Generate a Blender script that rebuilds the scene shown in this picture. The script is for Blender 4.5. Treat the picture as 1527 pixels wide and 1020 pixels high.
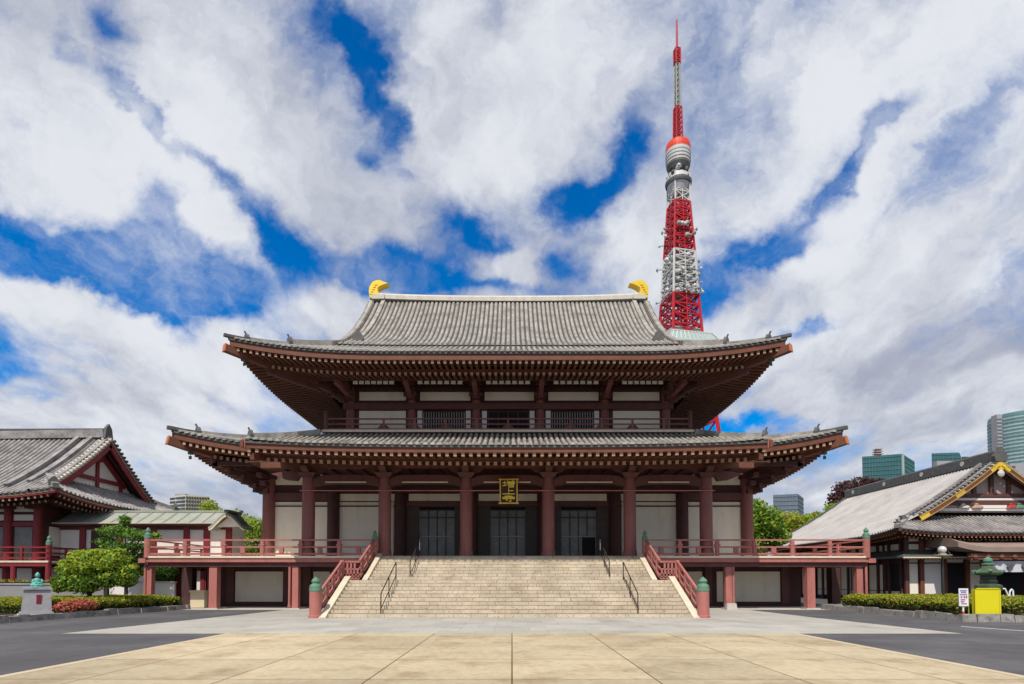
import bpy, math, random
from mathutils import Vector, Matrix, noise
R = math.radians
random.seed(7)
for o in list(bpy.data.objects): bpy.data.objects.remove(o)
S = bpy.context.scene
COL = S.collection
# ------------------------------------------------------------------ camera
FPX, CX, HY, PITCH, EYE = 850.0, 763.5, 865.0, R(2.0), 1.7
YA = HY - FPX*math.tan(PITCH)
cd = bpy.data.cameras.new('camera'); cam = bpy.data.objects.new('camera', cd); COL.objects.link(cam)
cd.sensor_width = 36; cd.lens = FPX/1527*36; cd.clip_start = .1; cd.clip_end = 5000
cd.shift_y = (YA-510)/1527; cam.location = (0, 0, EYE); cam.rotation_euler = (R(90)+PITCH, 0, 0)
S.camera = cam
def at(px, py, Y):
    """world x, z of the survey point (photo pixel) at distance Y"""
    a = (px-CX)/FPX; b = (YA-py)/FPX
    t = Y/(math.cos(PITCH)-b*math.sin(PITCH))
    return a*t, EYE+(math.sin(PITCH)+b*math.cos(PITCH))*t
def zat(py, Y): return at(763, py, Y)[1]
def xat(px, py, Y): return at(px, py, Y)[0]
# ------------------------------------------------------------------ light
SUN_EL, SUN_AZ = R(54), R(196)          # azimuth clockwise from +Y (behind the viewer, a little left)
sl = bpy.data.lights.new('sun', 'SUN'); sun = bpy.data.objects.new('sun', sl); COL.objects.link(sun)
sl.energy = 3.1; sl.angle = R(.6); sl.color = (1, .93, .82)
sd = Vector((math.sin(SUN_AZ)*math.cos(SUN_EL), math.cos(SUN_AZ)*math.cos(SUN_EL), math.sin(SUN_EL)))
sun.rotation_euler = sd.to_track_quat('Z', 'Y').to_euler()
sun.location = (-30, -60, 80)
S.view_settings.view_transform = 'Standard'; S.view_settings.look = 'None'
S.view_settings.exposure = 0.5; S.view_settings.gamma = 1
# ------------------------------------------------------------------ sky and clouds
W = bpy.data.worlds.new('World'); S.world = W; W.use_nodes = True
nt = W.node_tree; nt.nodes.clear(); L = nt.links.new
def N(t, **k):
    n = nt.nodes.new(t)
    for a, b in k.items(): setattr(n, a, b)
    return n
def math_(op, a, b=None, c=None, clamp=False):
    n = N('ShaderNodeMath', operation=op, use_clamp=clamp)
    for i, q in enumerate((a, b, c)):
        if q is None: continue
        if isinstance(q, (int, float)): n.inputs[i].default_value = q
        else: L(q, n.inputs[i])
    return n.outputs[0]
def vmath(op, a, b=None, s=None):
    n = N('ShaderNodeVectorMath', operation=op)
    for i, q in enumerate((a, b)):
        if q is None: continue
        if isinstance(q, tuple): n.inputs[i].default_value = q
        else: L(q, n.inputs[i])
    if s is not None: n.inputs['Scale'].default_value = s
    return n
def noise_(vec, scale, detail=5, rough=.55, lac=2):
    n = N('ShaderNodeTexNoise'); L(vec, n.inputs['Vector'])
    n.inputs['Scale'].default_value = scale; n.inputs['Detail'].default_value = detail
    n.inputs['Roughness'].default_value = rough; n.inputs['Lacunarity'].default_value = lac
    return n
def smooth_(x, a, b, lo=0, hi=1):
    n = N('ShaderNodeMapRange', interpolation_type='SMOOTHSTEP'); L(x, n.inputs[0])
    for i, v in zip((1, 2, 3, 4), (a, b, lo, hi)): n.inputs[i].default_value = v
    return n.outputs[0]
def mixc(f, a, b):
    n = N('ShaderNodeMix', data_type='RGBA'); L(f, n.inputs[0])
    for q, i in ((a, 6), (b, 7)):
        if isinstance(q, tuple): n.inputs[i].default_value = (*q, 1)
        else: L(q, n.inputs[i])
    return n.outputs[2]
tc = N('ShaderNodeTexCoord'); D = tc.outputs['Generated']
sep = N('ShaderNodeSeparateXYZ'); L(D, sep.inputs[0])
yy = math_('MAXIMUM', math_('ABSOLUTE', sep.outputs[1]), .12)
cu = math_('DIVIDE', sep.outputs[0], yy); cv = math_('DIVIDE', sep.outputs[2], yy)
uv = N('ShaderNodeCombineXYZ'); L(cu, uv.inputs[0]); L(cv, uv.inputs[1]); uv = uv.outputs[0]
zz = math_('ADD', math_('MAXIMUM', sep.outputs[2], 0), .30)
pl = N('ShaderNodeCombineXYZ'); L(math_('DIVIDE', sep.outputs[0], zz), pl.inputs[0]); L(math_('DIVIDE', sep.outputs[1], zz), pl.inputs[1]); pl = pl.outputs[0]
w1 = noise_(uv, 5.0, 5, .6)
warp = vmath('SCALE', vmath('SUBTRACT', w1.outputs['Color'], (.5, .5, .5)).outputs[0], s=.15).outputs[0]
w2 = noise_(uv, 15, 4, .5)
warp2 = vmath('SCALE', vmath('SUBTRACT', w2.outputs['Color'], (.5, .5, .5)).outputs[0], s=.06).outputs[0]
uvw = vmath('ADD', vmath('ADD', uv, warp).outputs[0], warp2).outputs[0]
# gaps in the cloud deck by direction: (survey x, y, half length, half width, tilt down-right, depth)
GAPS = [(70,375,120,34,4,1.5),(200,395,110,44,12,1.5),(235,300,55,36,40,1.2),(330,425,120,44,14,1.6),(410,345,80,30,28,1.2),(235,445,60,26,30,.9),(610,395,85,38,6,1.6),(520,400,60,24,10,1.0),
 (500,30,48,26,40,1.0),(535,75,50,34,80,1.2),(555,140,60,24,72,1.0),(592,200,46,30,60,1.4),(560,235,26,16,40,.8),(160,58,46,26,60,1.1),(100,80,46,14,70,.6),(180,140,62,20,35,1.15),(215,165,40,14,40,.8),(275,225,70,20,42,1.0),(330,265,50,14,35,.6),
 (30,178,30,12,35,.8),(8,325,46,18,20,1.2),(10,500,60,50,0,1.2),(20,570,60,18,10,1.0),(690,325,44,26,20,1.1),(740,350,60,16,10,.7),(850,312,58,26,-8,1.3),(895,285,40,24,-40,.8),(940,235,30,64,25,1.1),(950,170,20,50,20,.6),
 (840,388,30,24,0,1.25),(1140,378,62,22,-18,1.5),(1090,360,40,24,20,.6),(1180,330,50,14,-30,.6),(1265,245,80,17,-42,1.6),(1335,165,52,24,-40,1.0),(1060,440,36,26,-20,1.3),(1050,410,24,20,0,.8),
 (1120,633,90,14,0,1.4),(1215,498,44,12,-5,1.1),(345,680,70,10,4,.7),(60,600,60,10,-5,.7),(750,430,90,14,4,1.0),(110,560,60,9,8,.4)]
PUFFS = [(312,322,46,24,18,1.5),(60,440,100,30,14,1.2),(180,500,130,30,14,1.1),(480,460,80,28,8,1.0),(350,480,60,22,10,.8),(770,390,52,34,0,1.0),(245,375,22,9,-40,.6),
 (650,180,60,120,0,1.0),(400,200,120,60,30,.9),(480,285,130,24,26,.9),(100,230,80,60,30,.6),(1000,330,120,50,0,.4),(1250,420,160,40,-20,.6),(800,130,110,120,0,.8),(60,110,50,60,0,.5),(350,70,90,50,20,.7),(1420,520,150,70,-10,.7),(1330,470,120,50,-20,.6),(1230,600,140,50,-5,.5),(150,620,170,50,8,.7),(280,560,90,40,10,.5),(1450,640,90,40,0,.6)]
acc = None
for lst, sg in ((GAPS, -1), (PUFFS, 1)):
    for px, py, a, b, t, k in lst:
        x, z = at(px, py, 1.0)
        m = N('ShaderNodeMapping', vector_type='TEXTURE'); L(uvw, m.inputs[0])
        m.inputs['Location'].default_value = (x, z-EYE, 0); m.inputs['Rotation'].default_value = (0, 0, R(-t))
        m.inputs['Scale'].default_value = (a/FPX, b/FPX, 1)
        d2 = vmath('DOT_PRODUCT', m.outputs[0], m.outputs[0]).outputs['Value']
        e = math_('MULTIPLY', math_('EXPONENT', math_('MULTIPLY', d2, -.8)), sg*k)
        acc = e if acc is None else math_('ADD', acc, e)
front = smooth_(sep.outputs[1], .0, .2)
acc = math_('MULTIPLY', math_('MINIMUM', math_('MAXIMUM', math_('MULTIPLY', acc, .95), -.98), .62), front)
pw = vmath('ADD', pl, vmath('SCALE', warp, s=1.2).outputs[0]).outputs[0]
n1 = noise_(vmath('MULTIPLY', pw, (1.0, .48, 1)).outputs[0], 1.6, 4, .55)
n2 = noise_(vmath('MULTIPLY', pw, (1.0, .50, 1)).outputs[0], 4.2, 7, .57)
dens = math_('ADD', acc, math_('MULTIPLY_ADD', n1.outputs[0], 1.3, -.10))
dens = math_('ADD', dens, math_('MULTIPLY_ADD', n2.outputs[0], 3.0, -1.5))
dens = math_('ADD', dens, smooth_(cv, .02, .22, .45, 0))
n5 = noise_(vmath('MULTIPLY', pw, (1.0, .6, 1)).outputs[0], 13, 5, .6)
dens = math_('ADD', dens, math_('MULTIPLY_ADD', n5.outputs[0], 1.3, -.65))
cover = smooth_(dens, -.72, .92)
sky = N('ShaderNodeTexSky', sky_type='NISHITA', sun_disc=False, sun_elevation=SUN_EL, sun_rotation=SUN_AZ)
sky.air_density = 1.0; sky.dust_density = .4; sky.ozone_density = 2.2
hs = N('ShaderNodeHueSaturation'); L(sky.outputs[0], hs.inputs['Color']); hs.inputs['Saturation'].default_value = 1.7; hs.inputs['Value'].default_value = 1.2
hs.inputs['Hue'].default_value = .508
n3 = noise_(vmath('MULTIPLY', vmath('ADD', pw, (.0, .16, 0)).outputs[0], (1.0, .50, 1)).outputs[0], 4.2, 7, .57)
n4 = noise_(vmath('MULTIPLY', vmath('ADD', pw, (3.1, 1.7, 0)).outputs[0], (1, .5, 1)).outputs[0], .95, 5, .55)
relief = math_('MULTIPLY', math_('SUBTRACT', n2.outputs[0], n3.outputs[0]), 1.5)
lum = math_('ADD', math_('MULTIPLY_ADD', n4.outputs[0], 1.5, -.30), relief)
lum = math_('ADD', lum, math_('MULTIPLY_ADD', smooth_(cv, .02, .60), .30, -.10))
cl = mixc(smooth_(lum, .15, .95), (3.0, 3.25, 4.1), (6.15, 6.35, 6.75))
full = mixc(cover, hs.outputs[0], cl)
bg = N('ShaderNodeBackground'); L(full, bg.inputs[0]); bg.inputs[1].default_value = .09
wo = N('ShaderNodeOutputWorld'); L(bg.outputs[0], wo.inputs[0])
W.cycles.sampling_method = 'MANUAL'; W.cycles.sample_map_resolution = 512
# ------------------------------------------------------------------ materials
MATS = {}
def mat(name, col, rough=.7, var=.25, scale=3.0, scale2=25.0, bump=0.0, bscale=40.0, metal=0.0, spec=.3, tint=None, stretch=(1, 1, 1)):
    if name in MATS: return MATS[name]
    m = bpy.data.materials.new(name); m.use_nodes = True; t = m.node_tree; l = t.links.new
    p = t.nodes['Principled BSDF']; p.inputs['Roughness'].default_value = rough; p.inputs['Metallic'].default_value = metal
    p.inputs['Specular IOR Level'].default_value = spec
    g = t.nodes.new('ShaderNodeNewGeometry')
    vm = t.nodes.new('ShaderNodeVectorMath'); vm.operation = 'MULTIPLY'; l(g.outputs['Position'], vm.inputs[0]); vm.inputs[1].default_value = stretch
    def nz(s, d):
        n = t.nodes.new('ShaderNodeTexNoise'); n.inputs['Scale'].default_value = s; n.inputs['Detail'].default_value = d
        n.inputs['Roughness'].default_value = .6; l(vm.outputs[0], n.inputs['Vector']); return n.outputs[0]
    a = nz(scale, 4); b = nz(scale2, 3)
    mx = t.nodes.new('ShaderNodeMath'); mx.operation = 'MULTIPLY_ADD'; l(a, mx.inputs[0]); mx.inputs[1].default_value = .62
    ml = t.nodes.new('ShaderNodeMath'); ml.operation = 'MULTIPLY'; l(b, ml.inputs[0]); ml.inputs[1].default_value = .38; l(ml.outputs[0], mx.inputs[2])
    cr = t.nodes.new('ShaderNodeMapRange'); l(mx.outputs[0], cr.inputs[0]); cr.inputs[1].default_value = .3; cr.inputs[2].default_value = .7
    mc = t.nodes.new('ShaderNodeMix'); mc.data_type = 'RGBA'; l(cr.outputs[0], mc.inputs[0])
    t2 = tint or col
    mc.inputs[6].default_value = (*[c*(1-var) for c in t2], 1); mc.inputs[7].default_value = (*[min(1, c*(1+var)) for c in col], 1)
    l(mc.outputs[2], p.inputs['Base Color'])
    if bump:
        bp = t.nodes.new('ShaderNodeBump'); bp.inputs['Strength'].default_value = bump; bp.inputs['Distance'].default_value = .02
        l(nz(bscale, 4), bp.inputs['Height']); l(bp.outputs[0], p.inputs['Normal'])
    m['mix'] = 1; MATS[name] = m; return m
def mat_mix_of(m): return [n for n in m.node_tree.nodes if n.type == 'MIX'][0]
def grid_over(m, vec_expr, w, h, mort, dark, offset=.5, keep=.0, sidefilter=None):
    """darken joints of a brick grid over a material's colour; vec_expr: axes for (u, v)"""
    t = m.node_tree; l = t.links.new; p = t.nodes['Principled BSDF']
    g = t.nodes.new('ShaderNodeNewGeometry'); s = t.nodes.new('ShaderNodeSeparateXYZ'); l(g.outputs['Position'], s.inputs[0])
    c = t.nodes.new('ShaderNodeCombineXYZ')
    for i, ax in enumerate(vec_expr): l(s.outputs['xyz'.index(ax)], c.inputs[i])
    b = t.nodes.new('ShaderNodeTexBrick'); l(c.outputs[0], b.inputs['Vector'])
    b.offset = offset; b.inputs['Scale'].default_value = 1; b.inputs['Brick Width'].default_value = w; b.inputs['Row Height'].default_value = h
    b.inputs['Mortar Size'].default_value = mort; b.inputs['Mortar Smooth'].default_value = .3
    b.inputs['Color1'].default_value = (1-keep, 1-keep, 1-keep, 1); b.inputs['Color2'].default_value = (1+keep*.6, 1+keep*.6, 1+keep*.5, 1)
    b.inputs['Mortar'].default_value = (*dark, 1)
    src = p.inputs['Base Color'].links[0].from_socket
    mu = t.nodes.new('ShaderNodeMix'); mu.data_type = 'RGBA'; mu.blend_type = 'MULTIPLY'; mu.inputs[0].default_value = 1
    l(src, mu.inputs[6]); l(b.outputs['Color'], mu.inputs[7]); l(mu.outputs[2], p.inputs['Base Color'])
    return b
tile = mat('roof_tile', (.35, .325, .295), .55, .32, 1.2, 14, .25, 30, tint=(.28, .26, .235))
tile_low = mat('roof_tile_porch', (.40, .375, .335), .55, .34, 1.0, 14, .25, 30, tint=(.22, .21, .19))
tile_gap = mat('roof_tile_valley', (.06, .055, .05), .7, .3, 2, 20)
tile_dark = mat('ridge_tile_dark', (.10, .10, .098), .6, .35, 3, 20)
tile_pale = mat('ridge_tile_pale', (.52, .49, .42), .6, .22, 2, 20)
tile_left = mat('roof_tile_left', (.35, .325, .32), .55, .3, 1.2, 14, tint=(.2, .19, .19))
tile_right = mat('roof_tile_right', (.42, .40, .395), .55, .18, .6, 14, tint=(.38, .36, .355))
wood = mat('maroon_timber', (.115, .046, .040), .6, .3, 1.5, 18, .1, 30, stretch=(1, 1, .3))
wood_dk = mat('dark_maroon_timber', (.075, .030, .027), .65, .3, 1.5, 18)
wood_or = mat('warm_brown_timber', (.155, .058, .034), .6, .3, 1.2, 12)
ochre = mat('pale_rafter_end', (.42, .28, .19), .7, .15, 3, 20)
red_lac = mat('faded_vermilion', (.40, .148, .128), .55, .18, 1.5, 14, stretch=(1, 1, .4))
red_deep = mat('deep_red_lacquer', (.21, .026, .032), .5, .2, 2, 14)
cream_edge = mat('weathered_pale_edge', (.68, .58, .44), .7, .2, 2, 20)
plaster = mat('cream_plaster', (.80, .755, .64), .85, .06, .5, 9, tint=(.77, .72, .60))
white_pl = mat('white_plaster', (.74, .71, .67), .85, .06, .6, 9)
gold = mat('gold_leaf', (.85, .58, .05), .32, .12, 4, 30, metal=.35, spec=.5)
gold_dk = mat('old_gold', (.62, .40, .06), .4, .25, 6, 30, metal=.3)
verd = mat('verdigris', (.085, .20, .125), .6, .3, 5, 30, tint=(.13, .24, .18))
teal_br = mat('teal_bronze', (.13, .42, .36), .55, .3, 9, 40)
bronze = mat('green_bronze', (.075, .11, .065), .5, .5, 6, 30, metal=.3)
stone = mat('pedestal_granite', (.33, .33, .35), .8, .15, 3, 60)
stone_lt = mat('pale_granite', (.46, .44, .40), .8, .18, 3, 60)
kerbm = mat('kerb_stone', (.27, .255, .24), .85, .4, 2.5, 30, .5, 20)
stairm = mat('stair_stone', (.57, .505, .40), .8, .24, .8, 15, .2, 60, tint=(.50, .43, .325))
cheek = mat('stair_cheek_stone', (.60, .54, .42), .8, .18, 2, 30)
asph = mat('asphalt', (.082, .080, .085), .9, .22, .35, 60, .3, 180)
plaza = mat('tan_paving', (.47, .395, .27), .82, .24, .22, 6, .08, 90, tint=(.42, .34, .22))
plaza_bd = mat('pale_paving_border', (.52, .43, .30), .85, .15, 1, 20)
greyp = mat('grey_paving', (.41, .39, .355), .8, .13, .35, 14, .06, 90)
whiteline = mat('white_road_paint', (.72, .72, .70), .8, .12, 2, 20)
glass_d = mat('dark_door_glass', (.12, .125, .115), .3, .5, 1.3, 9, spec=.5)
blackish = mat('dark_interior', (.012, .012, .014), .8, .3, 1, 8)
doorw = mat('dark_door_wood', (.060, .048, .040), .6, .25, 1, 12)
doorb = mat('brown_door_wood', (.075, .052, .045), .6, .25, 1, 12)
greymul = mat('grey_door_bar', (.27, .275, .26), .5, .2, 2, 20)
metal = mat('weathered_bronze_rail', (.085, .06, .045), .45, .25, 6, 30, metal=.5)
steel = mat('bright_steel', (.5, .5, .5), .35, .1, 6, 30, metal=.8)
copper = mat('green_copper_roof', (.33, .345, .30), .6, .18, .5, 9, tint=(.30, .32, .27))
twr_red = mat('tower_red', (.40, .012, .022), .5, .15, .1, .6)
twr_or = mat('tower_orange_red', (.66, .055, .02), .5, .1, .1, .6)
twr_wh = mat('tower_white', (.52, .52, .50), .5, .12, .1, .6)
twr_gr = mat('tower_grey_green', (.30, .32, .29), .6, .2, .1, .6)
twr_dk = mat('tower_dark', (.11, .115, .11), .6, .2, .1, .6)
twr_gl = mat('tower_deck_glass', (.30, .40, .38), .3, .15, .1, .6, spec=.5)
teal_gl = mat('teal_office_glass', (.045, .125, .14), .25, .3, .02, .1, spec=.5)
teal_g2 = mat('teal_side_glass', (.10, .20, .205), .25, .25, .02, .1, spec=.5)
slate_gl = mat('slate_office_glass', (.12, .155, .19), .3, .2, .03, .1, spec=.5)
mull = mat('pale_facade_band', (.30, .38, .385), .6, .15, .03, .1)
concr = mat('grey_concrete', (.32, .32, .33), .85, .12, .05, .4)
concw = mat('white_facade', (.50, .50, .47), .85, .1, .05, .4)
wind = mat('dark_window_band', (.045, .05, .055), .3, .3, .1, .6, spec=.5)
bark = mat('bark', (.06, .042, .03), .9, .3, 4, 30)
def leaf(name, c, v=.3):
    m = mat(name, c, .6, v, 1.4, 7, spec=.25); t = m.node_tree; p = t.nodes['Principled BSDF']; o = [n for n in t.nodes if n.type == 'OUTPUT_MATERIAL'][0]
    tr = t.nodes.new('ShaderNodeBsdfTranslucent'); mx = t.nodes.new('ShaderNodeMixShader'); mx.inputs[0].default_value = .35
    t.links.new(mat_mix_of(m).outputs[2], tr.inputs[0]); t.links.new(p.outputs[0], mx.inputs[1]); t.links.new(tr.outputs[0], mx.inputs[2]); t.links.new(mx.outputs[0], o.inputs[0])
    return m
lf_yg = leaf('leaf_yellow_green', (.34, .40, .035)); lf_g = leaf('leaf_green', (.13, .25, .03)); lf_d = leaf('leaf_dark', (.045, .11, .025))
lf_b = leaf('leaf_bright', (.22, .38, .035)); lf_o = leaf('leaf_olive', (.38, .29, .03)); lf_r = leaf('leaf_russet', (.16, .075, .025))
lf_br = leaf('twig_brown', (.05, .038, .02)); lf_pk = leaf('azalea_pink', (.72, .15, .13)); lf_pu = leaf('leaf_purple', (.085, .03, .04)); lf_pu2 = leaf('leaf_purple_brown', (.12, .06, .05))
yellow = mat('yellow_board_paint', (.66, .60, .012), .5, .05, 2, 20)
signw = mat('sign_white', (.75, .75, .78), .5, .04, 2, 20); signp = mat('sign_violet', (.16, .10, .32), .5, .1, 2, 20); signr = mat('sign_red', (.55, .05, .05), .5, .1, 2, 20)
globe = mat('lamp_globe', (.55, .53, .56), .2, .15, 5, 20, spec=.6)
lampm = mat('lamp_metal', (.05, .055, .05), .4, .2, 5, 20, metal=.4)
cloth = mat('white_cloth', (.56, .58, .62), .9, .08, 1, 9)
greyw = mat('grey_wall', (.25, .245, .255), .85, .15, 1, 20)
colm = mat('column_vermilion', (.225, .088, .078), .55, .2, 1.2, 12, stretch=(1, 1, .25))
# joints and courses
bs = grid_over(stairm, 'xz', .78, .1706, .013, (.50, .43, .36), .41, .09)
grid_over(greyp, 'xy', 1.2, 1.2, .010, (.62, .61, .58), .5, .11)
bpz = grid_over(plaza, 'xy', 2.45, 2.45, .016, (.24, .18, .13), 0, .13)
def stain(m, lo, hi, dark, sc, stretch=(1, 1, 1)):
    """weather stains of irregular shape laid over a surface"""
    t = m.node_tree; l = t.links.new; p = t.nodes['Principled BSDF']; src = p.inputs['Base Color'].links[0].from_socket
    g = t.nodes.new('ShaderNodeNewGeometry'); v = t.nodes.new('ShaderNodeVectorMath'); v.operation = 'MULTIPLY'; l(g.outputs['Position'], v.inputs[0]); v.inputs[1].default_value = stretch
    n = t.nodes.new('ShaderNodeTexNoise'); n.inputs['Scale'].default_value = sc; n.inputs['Detail'].default_value = 7; n.inputs['Roughness'].default_value = .65; l(v.outputs[0], n.inputs['Vector'])
    r = t.nodes.new('ShaderNodeMapRange'); l(n.outputs[0], r.inputs[0]); r.inputs[1].default_value = lo; r.inputs[2].default_value = hi
    x = t.nodes.new('ShaderNodeMix'); x.data_type = 'RGBA'; x.blend_type = 'MULTIPLY'; l(r.outputs[0], x.inputs[0]); l(src, x.inputs[6]); x.inputs[7].default_value = (*dark, 1); l(x.outputs[2], p.inputs['Base Color'])
stain(plaza, .50, .72, (.66, .58, .50), .8); stain(plaza, .60, .68, (.72, .66, .60), 5)
stain(greyp, .50, .75, (.74, .73, .72), .6); stain(greyp, .58, .70, (.82, .82, .82), 6)
stain(asph, .46, .70, (1.35, 1.33, 1.30), .35); stain(asph, .55, .66, (.78, .78, .78), 1.6); stain(asph, .56, .60, (1.3, 1.3, 1.3), 45)
stain(stairm, .58, .66, (.55, .45, .36), 9); stain(stairm, .5, .75, (.80, .74, .66), 1.1)
stain(plaster, .52, .75, (.86, .82, .76), 1.2, (1, 1, .25)); stain(red_lac, .5, .72, (.80, .74, .72), 2.5, (1, 1, .3)); stain(colm, .5, .72, (.72, .70, .70), 2.2, (1, 1, .15))
for q_ in (tile, tile_low, tile_left): stain(q_, .48, .66, (.62, .62, .60), .9); stain(q_, .55, .62, (.70, .70, .68), 7)
stain(tile_right, .5, .72, (.84, .84, .83), .5); stain(copper, .5, .72, (.80, .86, .80), 1.1); stain(kerbm, .5, .65, (.6, .6, .6), 6); stain(stone, .52, .7, (.75, .75, .74), 4)
# ------------------------------------------------------------------ mesh helpers
class MB:
    def __init__(s): s.v = []; s.f = []; s.m = []; s.ms = []
    def mi(s, m):
        if m not in s.ms: s.ms.append(m)
        return s.ms.index(m)
    def poly(s, pts, m):
        b = len(s.v); s.v += [tuple(p) for p in pts]; s.f.append(tuple(range(b, b+len(pts)))); s.m.append(s.mi(m))
    def faces(s, pts, fs, m):
        b = len(s.v); s.v += [tuple(p) for p in pts]; i = s.mi(m)
        for f in fs: s.f.append(tuple(b+k for k in f)); s.m.append(i)
    def box(s, x0, x1, y0, y1, z0, z1, m):
        s.hexa([(x0,y0,z0),(x1,y0,z0),(x1,y1,z0),(x0,y1,z0),(x0,y0,z1),(x1,y0,z1),(x1,y1,z1),(x0,y1,z1)], m)
    def hexa(s, p, m): s.faces(p, [(3,2,1,0),(4,5,6,7),(0,1,5,4),(1,2,6,5),(2,3,7,6),(3,0,4,7)], m)
    def beam(s, p, q, w, h, m, mend=None):
        p = Vector(p); q = Vector(q); d = (q-p).normalized()
        sx = d.cross(Vector((0, 0, 1)))
        if sx.length < 1e-4: sx = Vector((1, 0, 0))
        sx.normalize(); u = sx.cross(d).normalized()
        c = []
        for e in (p, q):
            for a, b in ((-1,-1),(1,-1),(1,1),(-1,1)): c.append(e+sx*(a*w/2)+u*(b*h/2))
        s.faces(c, [(0,1,5,4),(1,2,6,5),(2,3,7,6),(3,0,4,7),(4,5,6,7)] + ([] if mend else [(3,2,1,0)]), m)
        if mend: s.poly([c[3], c[2], c[1], c[0]], mend)
    def path(s, pts, w, h, m):
        """swept rectangular bar, width horizontal"""
        pts = [Vector(p) for p in pts]; n = len(pts); ring = []
        for i, p in enumerate(pts):
            d = (pts[min(i+1, n-1)]-pts[max(i-1, 0)]).normalized(); sx = d.cross(Vector((0, 0, 1)))
            if sx.length < 1e-4: sx = Vector((1, 0, 0))
            sx.normalize(); u = sx.cross(d).normalized()
            ring += [p-sx*w/2-u*h/2, p+sx*w/2-u*h/2, p+sx*w/2+u*h/2, p-sx*w/2+u*h/2]
        fs = []
        for i in range(n-1):
            for k in range(4): a = i*4+k; b = i*4+(k+1) % 4; fs.append((a, b, b+4, a+4))
        fs += [(3, 2, 1, 0), tuple(range(4*n-4, 4*n))]
        s.faces(ring, fs, m)
    def tube(s, p, q, r0, r1=None, n=10, m=None):
        r1 = r0 if r1 is None else r1
        p = Vector(p); q = Vector(q); d = (q-p).normalized(); sx = d.orthogonal().normalized(); u = d.cross(sx)
        pts = []
        for e, r in ((p, r0), (q, r1)):
            for k in range(n): a = 2*math.pi*k/n; pts.append(e+sx*(math.cos(a)*r)+u*(math.sin(a)*r))
        s.faces(pts, [(k, (k+1) % n, n+(k+1) % n, n+k) for k in range(n)]+[tuple(range(n-1, -1, -1)), tuple(range(n, 2*n))], m)
    def pipe(s, pts, r, n, m):
        for a, b in zip(pts, pts[1:]): s.tube(a, b, r, r, n, m)
    def lathe(s, c, prof, n, m, sx=1, sy=1):
        pts = []; k = len(prof)
        for r, z in prof:
            for i in range(n): a = 2*math.pi*i/n; pts.append((c[0]+math.cos(a)*r*sx, c[1]+math.sin(a)*r*sy, c[2]+z))
        fs = []
        for j in range(k-1):
            for i in range(n): a = j*n+i; b = j*n+(i+1) % n; fs.append((a, b, b+n, a+n))
        fs += [tuple(range(n-1, -1, -1)), tuple(range((k-1)*n, k*n))]
        s.faces(pts, fs, m)
    def prism(s, pts, vec, m):
        n = len(pts); a = [Vector(p) for p in pts]; v = Vector(vec); b = [p+v for p in a]
        s.faces(a+b, [tuple(range(n-1, -1, -1)), tuple(range(n, 2*n))]+[(i, (i+1) % n, n+(i+1) % n, n+i) for i in range(n)], m)
    def spin(s, c, ang):
        ca, sa = math.cos(ang), math.sin(ang)
        s.v = [(c[0]+(x-c[0])*ca-(y-c[1])*sa, c[1]+(x-c[0])*sa+(y-c[1])*ca, z) for x, y, z in s.v]; return s
    def build(s, name, parent=None, smooth=False, loc=None):
        """one mesh object; coordinates are world ones"""
        off = Vector((0, 0, 0)); p = parent
        while p: off += p.location; p = p.parent
        if parent is None and loc is None and s.v:
            xs, ys, zs = zip(*s.v); loc = ((min(xs)+max(xs))/2, (min(ys)+max(ys))/2, min(zs))
        if loc is not None and parent is None: off = Vector(loc)
        me = bpy.data.meshes.new(name); me.from_pydata([(x-off.x, y-off.y, z-off.z) for x, y, z in s.v], [], s.f)
        for m in s.ms: me.materials.append(m)
        me.polygons.foreach_set('material_index', s.m)
        if smooth: me.polygons.foreach_set('use_smooth', [True]*len(s.f))
        me.update()
        o = bpy.data.objects.new(name, me); COL.objects.link(o)
        if parent: o.parent = parent
        else: o.location = off
        return o
def tag(o, label=None, cat=None, group=None, kind=None):
    for k, v in (('label', label), ('category', cat), ('group', group), ('kind', kind)):
        if v: o[k] = v
    return o
def thing(name, label, cat, loc, group=None):
    o = bpy.data.objects.new(name, None); COL.objects.link(o); o.location = loc; o.empty_display_size = .3
    return tag(o, label, cat, group)
def copy_tree(o, parent=None):
    c = o.copy(); COL.objects.link(c); c.parent = parent
    for ch in list(o.children): copy_tree(ch, c)
    return c
def lin(a, b, n): return [a+(b-a)*i/(n-1) for i in range(n)]
# ------------------------------------------------------------------ roof helpers
def slope(mb, xs, dlo, dhi, Z, tf, nd, r, mbase, mrib, rib=True):
    prev = None
    for x in xs:
        a, b = dlo(x), dhi(x)
        b = max(b, a+.03)
        ds = lin(a, b, nd)
        pts = [tf(x, d, Z(x, d)) for d in ds]
        if prev:
            n = len(pts); mb.faces(prev+pts, [(i, i+1, n+i+1, n+i) for i in range(n-1)], mbase)
        prev = pts
        if rib and b-a > .25:
            ring = []
            ds2 = [a-.06]+ds[1:]
            for d in ds2:
                z = Z(x, max(d, a))
                for k in range(5):
                    an = math.pi*k/4; ring.append(tf(x+math.cos(an)*r, d, z+math.sin(an)*r*1.15-.01))
            fs = [(0, 1, 2, 3, 4)]
            for i in range(len(ds2)-1):
                for k in range(4): q = i*5+k; fs.append((q, q+1, q+6, q+5))
            mb.faces(ring, fs, mrib)
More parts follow.
